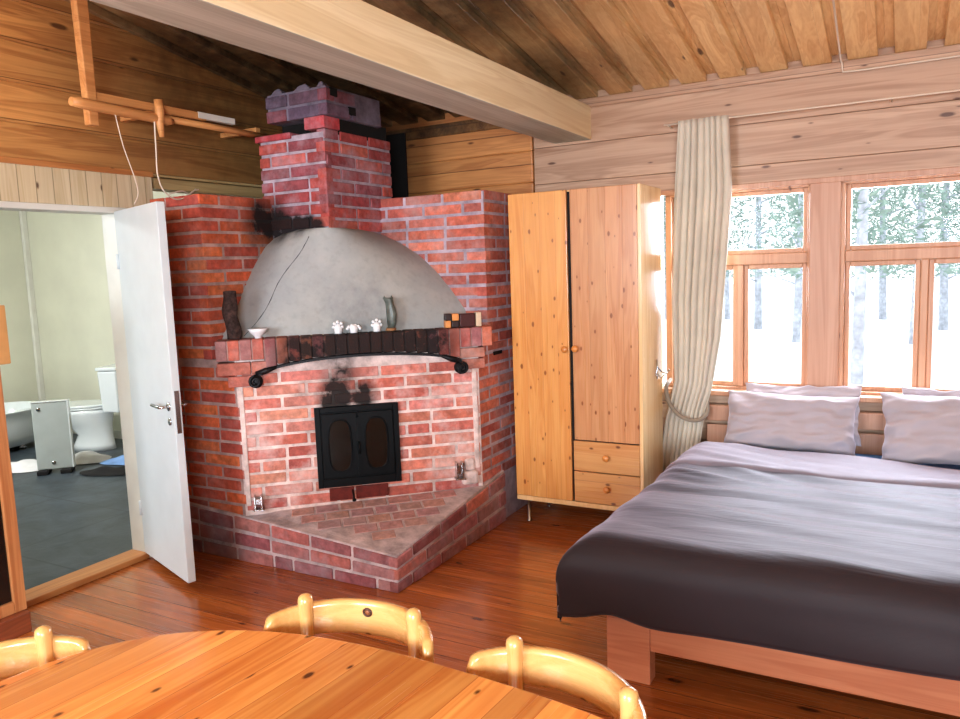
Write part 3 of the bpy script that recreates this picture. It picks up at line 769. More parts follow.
for y_, z_ in ((3.5, 2.545), (3.66, 2.465)):
    bm = BM(); box(bm, (.868, y_ - .03, z_ - .022), (.8785, y_ + .03, z_ + .022)); obj('crown_hole', bm, M_soot, fp)

# ------------------------------------------------------------------ things on the mantel
ZT = 1.217
p = FP(-.012, -.04, ZT); bm = BM()
pts = [Vector(p) + Vector((.012*sin(i*.8), .01*cos(i), i * .255 / 8)) for i in range(9)]
lg = thing('log', 'upright dark bark-covered log at the left end of the mantel', 'log', p)
seg = 14; ringsv = []
for i, q in enumerate(pts):
    ringsv.append([bm.verts.new(q + Vector((cos(2*pi*k/seg), sin(2*pi*k/seg), 0)) * (.037 + .007 * mnoise.noise(Vector((cos(2*pi*k/seg)*2, sin(2*pi*k/seg)*2, i*.5))) - .004 * (i > 6))) for k in range(seg)])
for i in range(8):
    for k in range(seg): bm.faces.new((ringsv[i][k], ringsv[i][(k+1)%seg], ringsv[i+1][(k+1)%seg], ringsv[i+1][k]))
bm.faces.new(ringsv[0][::-1]); obj('bark', bm, M_bark, lg, smooth=True)
bm = BM(); lathe(bm, [(.001, 0), (.030, .0), (.028, .006), (.001, .008)], pts[-1] + Vector((0, 0, -.004)), 14); obj('cut_end', bm, plain('log_end', (96, 66, 56), .8, var=.4, scale=60), lg)
p = FP(.117, -.02, ZT); bm = BM()
lathe(bm, [(.001, 0), (.018, 0), (.018, .006), (.022, .012), (.040, .03), (.052, .05), (.050, .052), (.038, .034), (.018, .014), (.001, .012)], p, 24)
tag(obj('bowl', bm, M_porc), 'small white bowl on the mantel beside the dark log', 'bowl')
def flower(a_, wide, label):
    p = Vector(FP(a_, -.035, ZT)); bm = BM()
    u_ = Vector((FD.x, FD.y, 0))
    lathe(bm, [(.001, 0), (.021, 0), (.020, .008), (.022, .02), (.022, .03), (.001, .034)], p, 16)
    n = 5 if not wide else 6
    for i in range(n):
        t = radians(-10 + 200 * i / (n - 1)) if not wide else radians(5 + 170 * i / (n - 1))
        r1 = .024 if not wide else .034; hz = .04 if not wide else .022
        c = p + u_ * (cos(t) * r1) + Vector((0, 0, hz + sin(t) * r1 * (1 if not wide else .55)))
        bmesh.ops.create_icosphere(bm, subdivisions=2, radius=.0095, matrix=Matrix.Translation(c))
    bmesh.ops.create_icosphere(bm, subdivisions=2, radius=.0215, matrix=Matrix.Translation(p + Vector((0, 0, .034 if not wide else .026))))
    for f in bm.faces: f.smooth = True
    tag(obj('flower_ornament', bm, M_porc), label, 'ornament', 'white flower ornaments on the mantel')
flower(.54, False, 'tall white flower-shaped ornament, leftmost of three on the mantel')
flower(.625, True, 'low wide white flower-shaped ornament, middle of three on the mantel')
flower(.752, False, 'tall white flower-shaped ornament on the mantel nearest the grey vase')
# owl-like grey green figure
p = Vector(FP(.83, -.035, ZT)); vz = thing('figurine', 'slim grey green owl-shaped figurine on a small brown foot', 'figurine', p)
bm = BM(); lathe(bm, [(.001, 0), (.028, 0), (.030, .006), (.026, .016), (.001, .016)], p, 18); obj('foot', bm, M_vase2, vz)
bm = BM()
rr = [(.022, .017), (.029, .05), (.032, .09), (.028, .125), (.025, .15), (.028, .168), (.029, .18), (.018, .184)]
rings = []
for i, (r, z) in enumerate(rr):
    off = Vector((FD.x, FD.y, 0)) * (.014 * sin(z * 16) - .012 * z / .18)
    rings.append([bm.verts.new(p + off + Vector((r*cos(2*pi*k/18), r*.8*sin(2*pi*k/18), z))) for k in range(18)])
for i in range(len(rings)-1):
    for k in range(18): f = bm.faces.new((rings[i][k], rings[i][(k+1)%18], rings[i+1][(k+1)%18], rings[i+1][k])); f.smooth = True
bm.faces.new(rings[0][::-1]); bm.faces.new(rings[-1])
tp = p + Vector((FD.x, FD.y, 0)) * -.008
for s_ in (-1, 1):
    c = tp + Vector((FD.x, FD.y, 0)) * (s_ * .02) + Vector((0, 0, .187))
    bmesh.ops.create_cone(bm, segments=8, radius1=.010, radius2=.001, depth=.018, matrix=Matrix.Translation(c))
obj('body', bm, M_vase, vz)
# row of small wooden blocks at the right end
blocks = [(1.138, .032, .040, .040, M_blk_o, 'small orange wooden block at the left end of the block row'),
          (1.176, .030, .036, .000, M_blk_d, 'dark wooden block standing beside the orange block'),
          (1.225, .050, .070, .000, M_blk_r, 'deep red wooden block, largest in the block row'),
          (1.283, .052, .072, .000, M_blk_d, 'broad dark wooden block next to the deep red one'),
          (1.332, .032, .076, .000, M_blk_c, 'cream wooden block at the right end of the mantel')]
def block(a_, w, z0, z1, mat, label, dark=None):
    bm = BM(); fbox(bm, a_ - w/2, a_ + w/2, -.055, -.005, ZT + z0, ZT + z1)
    o = obj('wooden_block', bm, mat, bevel=.004); tag(o, label, 'block', 'wooden blocks at the right end of the mantel')
block(1.150, .032, 0, .040, M_blk_o, 'small orange wooden block at the lower left of the block row')
block(1.152, .036, .041, .080, M_blk_d, 'black wooden block stacked on the small orange block')
block(1.192, .040, 0, .038, M_blk_d, 'dark brown wooden block under the pale orange block')
block(1.194, .038, .039, .078, M_blk_o, 'pale orange wooden block stacked on a dark brown block')
block(1.262, .088, 0, .076, M_blk_r, 'deep red wooden block, largest in the block row')
block(1.327, .032, 0, .080, M_blk_c, 'cream wooden block at the right end of the block row')

# ------------------------------------------------------------------ wooden rack on the left wall
rk = thing('drying_rack', 'old pine hanging rack with pegged poles on smoked log wall', 'rack', (.3, 2.45, 2.25))
rx_ = .30
bm = BM(); hexa(bm, [(rx_ - .045, 2.402, 2.285), (rx_ + .0, 2.402, 2.285), (rx_ + .0, 2.45, 2.285), (rx_ - .045, 2.45, 2.285),
                    (rx_ - .045, 2.385, zc(2.4) + .02), (rx_ + .0, 2.385, zc(2.4) + .02), (rx_ + .0, 2.45, zc(2.4) + .02), (rx_ - .045, 2.45, zc(2.4) + .02)])
obj('hanger', bm, M_rack, rk, bevel=.005)
bm = BM(); tube(bm, [(rx_ + .02, 2.30, 2.372), (rx_ + .02, 2.36, 2.372), (rx_ + .02, 2.83, 2.36), (rx_ + .02, 2.86, 2.36)], [.02, .026, .024, .015], 10); obj('lower_pole', bm, M_rack, rk)
bm = BM(); box(bm, (rx_ - .035, 2.44, 2.405), (rx_ - .01, 3.12, 2.445)); obj('upper_bar', bm, M_rack, rk, bevel=.005)
bm = BM(); box(bm, (rx_ - .037, 3.06, 2.412), (rx_ - .006, 3.325, 2.447)); obj('pale_bar_end', bm, M_framew, rk, bevel=.004)
bm = BM(); tube(bm, [(rx_ + .0, 2.80, 2.375), (rx_ + .0, 3.2, 2.375), (rx_ + .0, 3.62, 2.372)], .018, 8); obj('rear_pole', bm, M_rack, rk)
bm = BM(); tube(bm, [(rx_ + .032, 2.772, 2.455), (rx_ + .032, 2.775, 2.40), (rx_ + .032, 2.77, 2.33), (rx_ + .032, 2.775, 2.27)], [.022, .024, .02, .012], 10); obj('peg', bm, M_rack, rk)
for yy in (2.81, 3.5):
    bm = BM(); box(bm, (0.0, yy - .02, 2.39), (rx_ - .005, yy + .02, 2.42)); obj('wall_arm', bm, M_rack, rk, bevel=.004)
# cords
def catm(pts, n=8):
    pts = [Vector(p) for p in pts]; out = []
    P = [pts[0]] + pts + [pts[-1]]
    for i in range(1, len(P) - 2):
        for k in range(n):
            t = k / n
            out.append(.5 * ((2*P[i]) + (-P[i-1] + P[i+1])*t + (2*P[i-1] - 5*P[i] + 4*P[i+1] - P[i+2])*t*t + (-P[i-1] + 3*P[i] - 3*P[i+1] + P[i+2])*t**3))
    out.append(pts[-1]); return out
bm = BM(); tube(bm, catm([(.325, 2.52, 2.35), (.325, 2.55, 2.2), (.32, 2.60, 2.06), (.3, 2.63, 1.98), (.25, 2.64, 1.93)]), .0028, 6)
tag(obj('cord', bm, M_wire), 'thin grey cord hanging straight from the left end of the rack', 'cord')
bm = BM(); tube(bm, catm([(.33, 2.74, 2.36), (.33, 2.735, 2.2), (.32, 2.74, 2.08), (.31, 2.78, 2.0), (.30, 2.86, 1.965), (.29, 2.94, 1.985), (.28, 2.99, 2.015), (.27, 3.04, 2.03)]), .004, 6)
tube(bm, catm([(.31, 2.80, 1.985), (.30, 2.9, 2.01), (.28, 2.97, 2.0), (.24, 3.05, 2.035)]), .004, 6)
tag(obj('cord', bm, M_wire), 'pale looped cord hanging from the rack peg onto the brickwork', 'cord')

# ------------------------------------------------------------------ wardrobe
wx0, wx1, wy0, wy1, wz0, wz1 = 1.648, 2.438, 4.075, 4.47, .152, 1.962
wd = thing('wardrobe', 'tall knotty pine wardrobe with two doors and two drawers beside the fireplace', 'wardrobe', (2.04, 4.35, 0))
bm = BM()
box(bm, (wx0, wy0 + .022, wz0), (wx0 + .02, wy1, wz1)); box(bm, (wx1 - .02, wy0 + .0, wz0), (wx1, wy1, wz1))
box(bm, (wx0, wy0 + .0, wz0 - .012), (wx1, wy1, wz0 + .016)); box(bm, (wx0 + .02, wy0 + .022, wz1 - .02), (wx1 - .02, wy1, wz1))
box(bm, (wx0 + .02, wy1 - .012, wz0 + .016), (wx1 - .02, wy1, wz1 - .02)); box(bm, (2.015, wy0 + .03, wz0), (2.035, wy1, wz1))
obj('carcass', bm, M_ward_side, wd, bevel=.003)
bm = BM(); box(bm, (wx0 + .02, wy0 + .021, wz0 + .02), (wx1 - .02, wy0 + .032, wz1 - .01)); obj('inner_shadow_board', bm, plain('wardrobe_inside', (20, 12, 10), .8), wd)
def wood_knob(x_, z_, par):
    bm = BM(); lathe(bm, [(.001, 0), (.012, 0), (.010, .008), (.018, .016), (.020, .022), (.016, .028), (.001, .030)], (x_, wy0, z_), 18, axis=(0, -1, 0))
    obj('knob', bm, plain('knob_pine', (214, 140, 72), .3, coat=.3), par)
xs = 2.020
bm = BM(); box(bm, (wx0, wy0, wz0 + .018), (xs - .010, wy0 + .02, wz1)); d1 = obj('door', bm, M_ward, wd, bevel=.003); wood_knob(1.988, 1.065, d1)
bm = BM(); box(bm, (xs + .012, wy0, .540), (wx1 - .021, wy0 + .02, wz1)); d2 = obj('door', bm, M_ward_shaded, wd, bevel=.003); wood_knob(2.052, 1.07, d2)
for z0, z1 in ((.357, .533), (.172, .352)):
    bm = BM(); box(bm, (xs + .004, wy0, z0), (wx1 - .021, wy0 + .02, z1)); dr = obj('drawer', bm, M_ward_dr, wd, bevel=.003); wood_knob(2.225, (z0 + z1)/2 + (.002), dr)
for x_ in (wx0 + .06, wx1 - .06):
    for y_ in (wy0 + .04, wy1 - .05):
        bm = BM(); lathe(bm, [(.001, 0), (.016, 0), (.016, .008), (.010, .012), (.010, wz0 - .012)], (x_, y_, 0), 14); obj('leg', bm, M_chrome, wd)
hk = BM(); hx_ = wx1 + .004
tube(hk, [(hx_, 4.34, .985), (hx_ + .004, 4.34, .90), (hx_ + .03, 4.33, .88), (hx_ + .05, 4.32, .90)], .004, 8)
tube(hk, [(hx_ + .004, 4.34, .94), (hx_ + .012, 4.40, .905), (hx_ + .03, 4.44, .89), (hx_ + .04, 4.47, .91)], .004, 8)
tube(hk, [(hx_ + .004, 4.34, .94), (hx_ + .012, 4.28, .905), (hx_ + .03, 4.24, .89), (hx_ + .04, 4.21, .91)], .004, 8)
obj('coat_hook', hk, M_chrome, wd)

# ------------------------------------------------------------------ curtain, wire, tieback
cu = thing('curtain', 'beige linen curtain tied back between the wardrobe and the window', 'curtain', (2.62, 4.52, .1))
CLt = [(.06, 2.395), (.30, 2.40), (.59, 2.432), (.72, 2.465), (.84, 2.492), (1.32, 2.475), (1.93, 2.50), (2.335, 2.525)]
CRt = [(.06, 2.615), (.36, 2.64), (.58, 2.665), (.66, 2.675), (.80, 2.72), (1.1, 2.77), (1.43, 2.795), (1.93, 2.828), (2.335, 2.808)]
bm = BM()
def curt(u, v):
    z = .06 + (2.335 - .06) * v
    xl, xr = lerp_tab(CLt, z), lerp_tab(CRt, z)
    pinch = 1 - .45 * math.exp(-((z - .66) / .16) ** 2)
    x = xl + (xr - xl) * u
    ph = u * 2*pi*8.5 + .6 * sin(z * 2.1) + .5 * sin(u * 9)
    amp = .034 * pinch * (.8 + .3 * sin(u * 17 + z))
    y = 4.53 + amp * sin(ph) + .012 * mnoise.noise(Vector((u * 6, z * 2, 3)))
    return (x + .010 * cos(ph) * pinch, y, z)
grid(bm, curt, 130, 70)
obj('drape', bm, M_curtain, cu, smooth=True, solid=.003)
bm = BM()
tube(bm, catm([(2.452, 4.60, .83), (2.455, 4.49, .80), (2.475, 4.468, .72), (2.53, 4.466, .645), (2.60, 4.466, .615), (2.66, 4.474, .622), (2.69, 4.51, .66), (2.67, 4.57, .72), (2.6, 4.60, .78)]), .012, 8)
obj('tieback', bm, M_tie, cu)
cwr = BM(); tube(cwr, [(2.44, YW - .11, 2.325), (3.4, YW - .11, 2.322), (4.9, YW - .11, 2.318)], .0045, 8)
for x_ in (2.46, 3.6, 4.8): tube(cwr, [(x_, YW - .11, 2.323), (x_, YW + .005, 2.323)], .004, 6)
tag(obj('curtain_wire', cwr, M_wire), 'thin white curtain wire stretched above the windows', 'curtain wire')
bm = BM()
cz_ = [(3.385, 3.2, zc(3.2)), (3.37, 4.0, zc(4.0)), (3.36, 4.61, zc(4.61)), (3.365, YW - .03, 2.545), (3.37, YW - .03, 2.50), (3.45, YW - .03, 2.497), (4.2, YW - .03, 2.50), (5.5, YW - .03, 2.503)]
tube(bm, cz_, .005, 6); tag(obj('cable', bm, M_wire), 'thin white cable running along ceiling board and top of window wall', 'cable')

# ------------------------------------------------------------------ bed
bed = thing('bed', 'low double bed with orange pine frame under the windows', 'bed', (3.6, 3.55, 0))
BX0, BX1, BY0, BY1 = 2.735, 4.50, 2.61, 4.56
for x_ in (BX0, BX1 - .165):
    for y_ in (BY0, BY1 - .09):
        bm = BM(); box(bm, (x_, y_, 0), (x_ + .165, y_ + .07, .236)); obj('leg', bm, M_bedrail, bed, bevel=.004)
bm = BM(); box(bm, (BX0 + .166, BY0, .132), (BX1 - .166, BY0 + .032, .245)); box(bm, (BX0, BY0 + .0, .2365), (BX1, BY0 + .07, .262)); obj('foot_rail', bm, M_bedrail, bed, bevel=.004)
for x_ in (BX0, BX1 - .032):
    bm = BM(); box(bm, (x_, BY0 + .071, .132), (x_ + .032, BY1 - .091, .262)); obj('side_rail', bm, M_bedrail, bed, bevel=.004)
bm = BM(); box(bm, (BX0 + .033, BY0 + .071, .20), (BX1 - .033, BY1, .235)); obj('slat_base', bm, M_bedrail, bed)
bm = BM(); box(bm, (BX0 - .06, BY1 + .003, .12), (BX1, BY1 + .025, .58)); box(bm, (BX0 - .06, BY1 + .003, .60), (BX1, BY1 + .025, .695)); obj('headboard', bm, M_post, bed, bevel=.006)
bm = BM(); box(bm, (BX0 + .01, BY0 + .04, .264), (BX1 - .01, BY1 - .01, .478)); mt = obj('mattress', bm, M_sheet, bed, bevel=.035, segs=4)

# duvet
du = thing('duvet', 'dark taupe duvet spread over the bed with folded back head end', 'duvet', (3.6, 3.3, .48))
RX, RY, TOPZ = .15, .115, .592
def edge(s, s0, r, hang):
    """s arc length from hem: returns (horizontal offset from hem plane, drop)"""
    q = r * pi / 2
    if s < hang: return 0.0, r + (hang - s)
    if s < hang + q:
        t = (s - hang) / r; return r * (1 - cos(t)), r * (1 - sin(t))
    return r + (s - hang - q), 0.0
UX0, VY0 = 2.628, 2.42
def duvet_pt(su, sv, zoff=0.0):
    dx, px_ = edge(su, 0, RX, .17); dy, py_ = edge(sv, 0, RY, .175)
    x, y = UX0 + dx, VY0 + dy
    drop = min((px_ ** 4 + py_ ** 4) ** .25, max(px_, py_) + .012, .305)
    z = TOPZ - drop
    # gentle fall of the hem and wrinkles
    flat = max(0, 1 - drop / .12)
    w = mnoise.noise(Vector((x * 1.6, y * 5.5 + x * .8, 2.0))) * .012 + mnoise.noise(Vector((x * 2.0, y * 10.0 + x * 1.8, 7.0))) * .008
    w += .012 * mnoise.noise(Vector((x * 1.3, y * 1.3, 4)))
    if y > 3.2: w += .016 * (1 - abs(mnoise.noise(Vector((x * 1.2 - y * .8, y * 7 + x * 2.2, 11)))) * 2) * min(1, (y - 3.3) / .3) * math.exp(-((x - 2.9) / .5) ** 2)
    z += w * 1.25 * (.3 + .7 * flat)
    z += -.085 * (y - 2.5) / 1.8
    q = max(0.0, min(1.0, (drop - .08) / .2)); q = q * q * (3 - 2 * q)
    y += q * (.03 * mnoise.noise(Vector((x * 2.2, 1.5, 5))) - .012)
    z += q * (.05 * min(1.3, max(0, x - 2.75)) + .022 * mnoise.noise(Vector((x * 1.1, 3, 8))) + .035 * math.exp(-((x - 2.82) / .10) ** 2))
    q2 = max(0.0, min(1.0, (px_ - .08) / .2))
    x += q2 * .02 * mnoise.noise(Vector((y * 3, 2, 5)))
    return (x, y, z + zoff)
bm = BM(); SU, SV = 2.1, 1.95
grid(bm, lambda u, v: duvet_pt(u * SU, v * SV), 110, 120)
obj('cover', bm, M_duvet, du, smooth=True, solid=.012)
bm = BM()
def fold(u, v):
    su = .02 + u * (SU - .02); sv = 1.50 + v * .50
    q = Vector(duvet_pt(su, sv)); 
    puff = .034 * (1 - (1 - min(1, v / .12)) ** 2) ** .5 if v < .12 else .034
    q.z += puff - .004 + .006 * mnoise.noise(Vector((q.x * 3, q.y * 6, 1))); q.y += .018 * mnoise.noise(Vector((q.x * 1.7, 2, 2)))
    if v > .9: q.z -= (v - .9) / .1 * .03
    return q
grid(bm, fold, 90, 30); obj('turned_back_edge', bm, M_duvet_in, du, smooth=True, solid=.008)

def pillow(name, c, w, h, t, tilt, rz, label, seed, roll=0.0):
    bm = BM()
    n = 36
    def f(side):
        def g(u, v):
            a, b = u * 2 - 1, v * 2 - 1
            e = (max(0, 1 - abs(a) ** 3.2)) ** .55 * (max(0, 1 - abs(b) ** 3.2)) ** .55
            pin = 1 - .07 * (1 - abs(b) ** 2) * abs(a) ** 4 
            pin2 = 1 - .10 * (1 - abs(a) ** 2) * abs(b) ** 4
            x = a * w / 2 * pin; y = b * h / 2 * pin2
            wr = mnoise.noise(Vector((a * 2.0 + seed, b * 2.6, side))) * .030 + mnoise.noise(Vector((a * 3.2 + b * 2 + seed, b * 6 - a * 2.5, side * 2))) * .016 * (.4 + abs(a)) + (1 - abs(mnoise.noise(Vector((a * 2.2 + b * 1.5 + seed, b * 3.5 - a, 4))) ) * 2) * .006
            return (x + .012 * mnoise.noise(Vector((b * 3, a * 2 + seed, 1))), y + .014 * mnoise.noise(Vector((a * 4 + seed, b, 5))), side * (t / 2 * e * (1 + .12*b*-1) + wr * min(1, e * 1.8)))
        return g
    grid(bm, f(1), n, n); grid(bm, f(-1), n, n)
    bmesh.ops.remove_doubles(bm, verts=bm.verts[:], dist=.0035)
    M = Matrix.Translation(c) @ Matrix.Rotation(rz, 4, 'Z') @ Matrix.Rotation(tilt, 4, 'X') @ Matrix.Rotation(roll, 4, 'Z')
    bm.transform(M)
    o = obj(name, bm, M_pillow, smooth=True, subsurf=1)
    return tag(o, label, 'pillow', 'pillows propped under the windows')
pillow('pillow', (3.155, 4.375, .652), .69, .35, .17, radians(62), radians(2), 'plump white pillow at the left, front of its leaning pair', 1.0, radians(-1))
pillow('pillow', (3.20, 4.50, .685), .62, .34, .07, radians(70), radians(0), 'white pillow tucked behind the left front pillow', 5.0, radians(1))
pillow('pillow', (3.935, 4.33, .675), .70, .38, .17, radians(64), radians(-2), 'plump white pillow nearest the right edge of the photo', 9.0, radians(2))
pillow('pillow', (3.98, 4.485, .685), .62, .36, .07, radians(72), radians(0), 'white pillow tucked behind the right front pillow', 13.0)

# ------------------------------------------------------------------ table
TC = Vector((2.92, .70)); TA, TB, TR = .86, .56, radians(-4)
tb = thing('dining_table', 'oval knotty pine dining table in the foreground', 'table', (TC.x, TC.y, 0), TR)
bm = BM()
poly = [sup(2*pi*k/96, TA, TB, 2.55) for k in range(96)]
prism(bm, poly, .712, .742); obj('tabletop', bm, M_table, tb, local=True, bevel=.010, segs=4)
bm = BM()
p1 = [sup(2*pi*k/64, TA - .12, TB - .1, 2.8) for k in range(64)]
prism(bm, p1, .64, .7115); obj('apron', bm, M_table, tb, local=True, bevel=.004)
for sx in (-1, 1):
    for sy in (-1, 1):
        bm = BM(); lathe(bm, [(.022, 0), (.028, .02), (.024, .10), (.034, .30), (.026, .42), (.038, .5), (.034, .54), (.036, .6395)], (sx * .52, sy * .28, 0), 20); obj('leg', bm, M_chairleg, tb, local=True)

# ------------------------------------------------------------------ chairs
def make_chair(label, loc, rz, group='pine chairs around the oval table'):
    t = thing('dining_chair', label, 'chair', (loc[0], loc[1], 0), rz, group)
    # arc of the back: posts at x = +-.142, tips forward
    def arc(u):                                   # u -1..1
        x = .208 * sin(u * 1.35) / sin(1.35); y = .032 - .14 * (1 - cos(u * 1.35)) / (1 - cos(1.35)); return x, y
    bm = BM(); N = 40; vs = []
    for i in range(N + 1):
        u = -1 + 2 * i / N; x, y = arc(u)
        x2, y2 = arc(min(1, u + .01)); x1, y1 = arc(max(-1, u - .01))
        tx_, ty_ = x2 - x1, y2 - y1; l = sqrt(tx_**2 + ty_**2); nx, ny = -ty_/l, tx_/l
        e = max(0.0, (abs(u) - .9) / .1); k = sqrt(max(0.03, 1 - e * e))
        zt = .768 - .012 * abs(u) ** 2; zb = .682 + .006 * abs(u); zm = (zt + zb) / 2; hh = (zt - zb) / 2 * k; th = .0125 * (.35 + .65 * k)
        ring = []
        for q in range(12):
            aa = 2*pi*q/12; ca, sa = cos(aa), sin(aa)
            ca = abs(ca) ** .3 * (1 if ca >= 0 else -1); sa = abs(sa) ** .45 * (1 if sa >= 0 else -1)
            ring.append(bm.verts.new((x + nx * th * ca, y + ny * th * ca, zm + hh * sa)))
        vs.append(ring)
    for p_, q_ in zip(vs[:-1], vs[1:]):
        for k in range(12): f = bm.faces.new((p_[k], p_[(k+1)%12], q_[(k+1)%12], q_[k])); f.smooth = True
    bm.faces.new(vs[0][::-1]); bm.faces.new(vs[-1])
    obj('back_rail', bm, M_chair, t, local=True)
    for s in (-1, 1):
        x, y = arc(.56 * s); y -= .017; x -= s * .004
        bm = BM(); lathe(bm, [(.014, 0), (.017, .05), (.019, .25), (.020, .44), (.018, .62), (.0155, .70), (.0165, .757), (.0175, .768), (.0185, .777), (.0165, .787), (.009, .793), (.001, .795)], (x, y, 0), 18)
        obj('back_post', bm, M_chairleg, t, local=True)
    bm = BM(); prism(bm, [(cx_, cy_ - .19) for cx_, cy_ in (sup(2*pi*k/48, .205, .195, 3.6) for k in range(48))], .412, .44); obj('seat', bm, M_chair, t, local=True, bevel=.008, segs=3)
    for s in (-1, 1):
        bm = BM(); lathe(bm, [(.014, 0), (.018, .03), (.021, .3), (.022, .411)], (s * .155, -.335, 0), 16); obj('leg', bm, M_chairleg, t, local=True)
    for s in (-1, 1):
        bm = BM(); tube(bm, [(s * .155, -.335, .2), (s * .14, -.0, .2)], .010, 8); obj('stretcher', bm, M_chairleg, t, local=True)
    for zz in (.56,):
        bm = BM(); tube(bm, [(-.135, -.002, zz), (0, .02, zz), (.135, -.002, zz)], .011, 8); obj('lower_back_rail', bm, M_chair, t, local=True)
    return t
make_chair('light pine chair at the rounded left end of the oval table', (1.955, .815), radians(76))
make_chair('light pine chair nearest the fireplace, with a ring-shaped knot in its back rail', (2.586, 1.374), radians(8))
make_chair('light pine chair nearest the bed corner at the oval table', (3.142, 1.326), radians(-18))
# the ring knot is part of the wood of the middle chair's back rail
ch = [o for o in COL.objects if o.name.startswith('dining_chair') and abs(o.location.x - 2.586) < .01][0]
bm = BM(); lathe(bm, [(.0004, 0), (.006, .0), (.0061, .0012), (.0004, .0012)], (-.006, .0188, .742), 16, axis=(0, -1, 0))
k1 = obj('knot', bm, plain('knot_wood', (150, 92, 60), .4), ch, local=True)
bm = BM()
pts = [(-.006 + .010*cos(2*pi*i/24), .0185, .742 + .0085*sin(2*pi*i/24)) for i in range(25)]
tube(bm, pts, .003, 6, caps=False); obj('knot_ring', bm, plain('knot_ring_wood', (74, 36, 22), .4), ch, local=True)

# ------------------------------------------------------------------ cabinet at the left edge
cb = thing('display_cabinet', 'pine cabinet with dark glass front standing left of the open doorway', 'cabinet', (.13, 1.4, 0))
bm = BM(); box(bm, (.014, .9, 0), (.285, 1.89, .095)); obj('plinth', bm, M_cabbase, cb, bevel=.006)
bm = BM(); box(bm, (.014, .92, .0955), (.225, 1.875, 1.46)); obj('body', bm, M_cab, cb, bevel=.004)
bm = BM()
box(bm, (.226, 1.842, .0955), (.25, 1.897, 1.46)); box(bm, (.226, .92, .0955), (.25, .975, 1.46)); box(bm, (.226, .975, .0955), (.25, 1.842, .15)); box(bm, (.226, .975, 1.40), (.25, 1.842, 1.46))
obj('door_frame', bm, M_cab, cb, bevel=.004)
bm = BM(); box(bm, (.228, .976, .151), (.236, 1.841, 1.399)); obj('dark_pane', bm, M_cabdark, cb)
bm = BM(); box(bm, (.215, 1.8975, 1.205), (.25, 1.945, 1.462)); obj('corner_block', bm, M_board, cb, bevel=.004)

# ------------------------------------------------------------------ outside: snow, trees
def snow():
    k = NT('snow'); v = k.obj(); n1 = k.noise(v, .8, 6.0, .7)
    c = k.mix(k.ramp(n1, .35, .75), lin((255, 255, 255)), lin((232, 234, 230)))
    k.l(c, k.p.inputs['Base Color']); k.p.inputs['Roughness'].default_value = .8
    k.bump(n1, .4, .1); return k.m
bm = BM(); box(bm, (-40, YW + .18, -1.2), (50, 70, -.75)); o = obj('ground_outside', bm, snow()); o['kind'] = 'structure'
M_trunk = plain('pale_bark', (196, 198, 206), .9, var=.3); M_leaf = plain('hazy_needles', (140, 160, 148), .9, var=.35)  # outdoor haze and overexposure put into these pale colours
def tree(x, y, h, r, label, seed):
    rn = random.Random(seed)
    t = thing('tree', label, 'tree', (x, y, -.75), 0, 'trees beyond the windows')
    bm = BM(); tube(bm, [(x, y, -.8), (x + rn.uniform(-.1, .1), y, h * .5), (x, y, h)], [r, r * .7, r * .2], 8)
    for i in range(10):
        z = h * (.12 + .8 * i / 10); a = rn.uniform(0, 6.28); l = (1 - i / 12) * h * .22
        tube(bm, [(x, y, z), (x + cos(a)*l, y + sin(a)*l, z + l * .35)], [r * .3, r * .08], 5)
    obj('trunk', bm, M_trunk, t)
    bm = BM()
    for i in range(2800):
        z = h * rn.uniform(.2, 1.02) - .3; q = (1 - z / h * .85) * h * .21 * sqrt(rn.random()); a = rn.uniform(0, 6.28)
        c = Vector((x + cos(a)*q, y + sin(a)*q, z)); s = rn.uniform(.04, .11) * h / 6
        d1 = Vector((rn.gauss(0,1), rn.gauss(0,1), rn.gauss(0,.6))).normalized() * s; d2 = Vector((rn.gauss(0,1), rn.gauss(0,1), rn.gauss(0,1))).normalized() * s * .6
        bm.faces.new([bm.verts.new(c + d1), bm.verts.new(c + d2), bm.verts.new(c - d1)])
    obj('foliage', bm, M_leaf, t)
tl = 'hazy pale tree standing in the snow beyond the windows'
rt = random.Random(3)
for row in range(3):
    for i in range(7):
        tree(-6.2 + i * 2.5 + row * .8 + rt.uniform(-.2, .2), 22 + row * 4.0, rt.uniform(5.2, 6.6), rt.uniform(.08, .13), tl, 100 + row * 10 + i)
tree(3.1, 12.5, 7.5, .09, 'nearer hazy pale tree with a bare lower trunk seen through the left window', 77)
sh = thing('shrub', 'low bare hazy pale shrub in the snow below the left window trees', 'shrub', (2.15, 11.0, -.75)); bm = BM(); rs = random.Random(5)
for i in range(60):
    a_ = rs.uniform(0, 6.28); l_ = rs.uniform(.3, .8); c_ = Vector((2.15, 11.0, -.76))
    e_ = c_ + Vector((cos(a_) * l_ * .7, sin(a_) * l_ * .7, l_))
    tube(bm, [c_, c_.lerp(e_, .5) + Vector((0, 0, .06)), e_], [.012, .009, .003], 5)
obj('twigs', bm, M_trunk, sh)

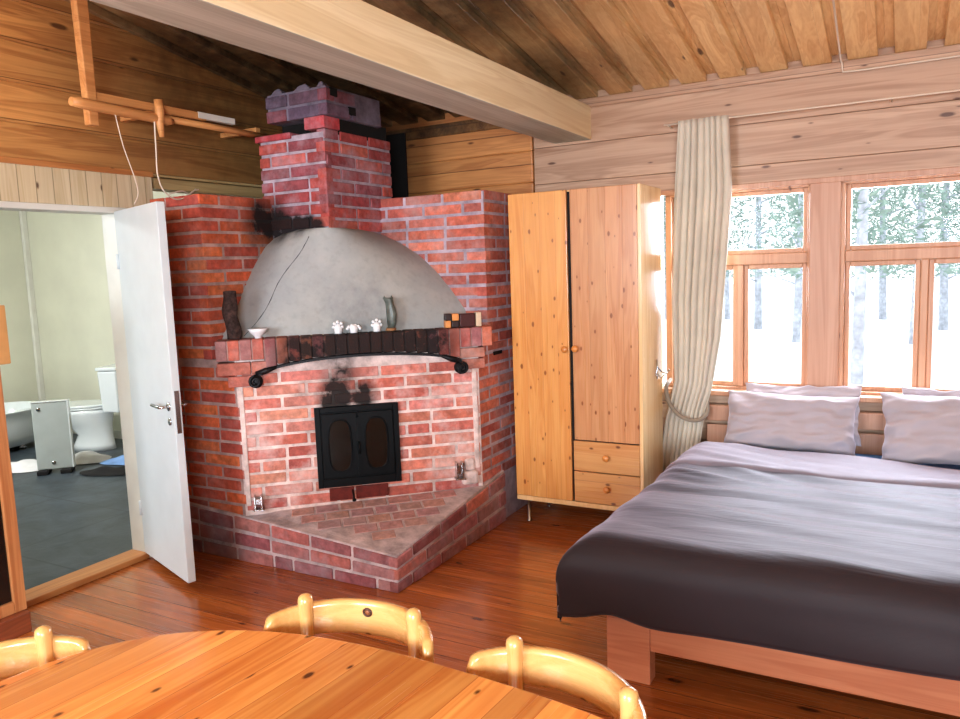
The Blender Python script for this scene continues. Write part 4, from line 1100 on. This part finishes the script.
# ------------------------------------------------------------------ light
w = bpy.data.worlds.new('World'); SC.world = w; w.use_nodes = True
nt = w.node_tree; bg = nt.nodes['Background']
tc = nt.nodes.new('ShaderNodeTexCoord'); sx = nt.nodes.new('ShaderNodeSeparateXYZ'); cr = nt.nodes.new('ShaderNodeValToRGB')
nt.links.new(tc.outputs['Generated'], sx.inputs[0]); nt.links.new(sx.outputs[2], cr.inputs[0])
cr.color_ramp.elements[0].color = (1, 1, 1, 1); cr.color_ramp.elements[1].color = (.80, .90, 1, 1)
nt.links.new(cr.outputs[0], bg.inputs[0]); bg.inputs[1].default_value = 2.2

def area(name, loc, target, sx_, sy_, power, col=(1, 1, 1)):
    l = bpy.data.lights.new(name, 'AREA'); l.shape = 'RECTANGLE'; l.size = sx_; l.size_y = sy_; l.energy = power; l.color = col
    o = bpy.data.objects.new(name, l); COL.objects.link(o); o.location = loc
    d = Vector(target) - Vector(loc); o.rotation_euler = d.to_track_quat('-Z', 'Y').to_euler(); return o
area('window_light', (2.85, YW + .55, 1.75), (2.95, 2.2, .3), 1.1, 1.2, 115, (.84, .92, 1))
area('window_light', (3.78, YW + .55, 1.75), (3.6, 2.2, .3), 1.1, 1.2, 115, (.84, .92, 1))
area('back_window_light', (4.6, -2.4, 1.5), (1.8, 3.2, 1.0), 2.0, 1.0, 330, (.84, .92, 1))
area('back_window_light', (1.4, -2.45, 1.8), (2.4, 3.2, 1.9), 1.6, 1.4, 190, (.84, .92, 1))
area('bathroom_lamp', (-2.2, 2.0, 2.42), (-2.6, 3.4, 0), .7, .7, 130, (1, .98, .94))

# ------------------------------------------------------------------ camera
f_px, yaw, pit, rol = 768.65, -0.505431, 0.119427, -0.0368427
cy_, sy_ = cos(yaw), sin(yaw); cp, sp = cos(pit), sin(pit)
Fw = Vector((sy_ * cp, cy_ * cp, -sp)); Rt = Vector((cy_, -sy_, 0)); Up = Rt.cross(Fw)
R2 = cos(rol) * Rt + sin(rol) * Up; U2 = -sin(rol) * Rt + cos(rol) * Up
cd = bpy.data.cameras.new('Camera'); cam = bpy.data.objects.new('Camera', cd); COL.objects.link(cam)
cd.sensor_fit = 'HORIZONTAL'; cd.sensor_width = 36; cd.lens = 36 * f_px / 960; cd.clip_start = .05
M = Matrix((R2, U2, -Fw)).transposed().to_4x4(); M.translation = Vector((3.68, 0, H)); cam.matrix_world = M
SC.camera = cam
SC.view_settings.view_transform = 'Standard'; SC.view_settings.look = 'None'; SC.view_settings.exposure = 0.1; SC.view_settings.gamma = 0.93
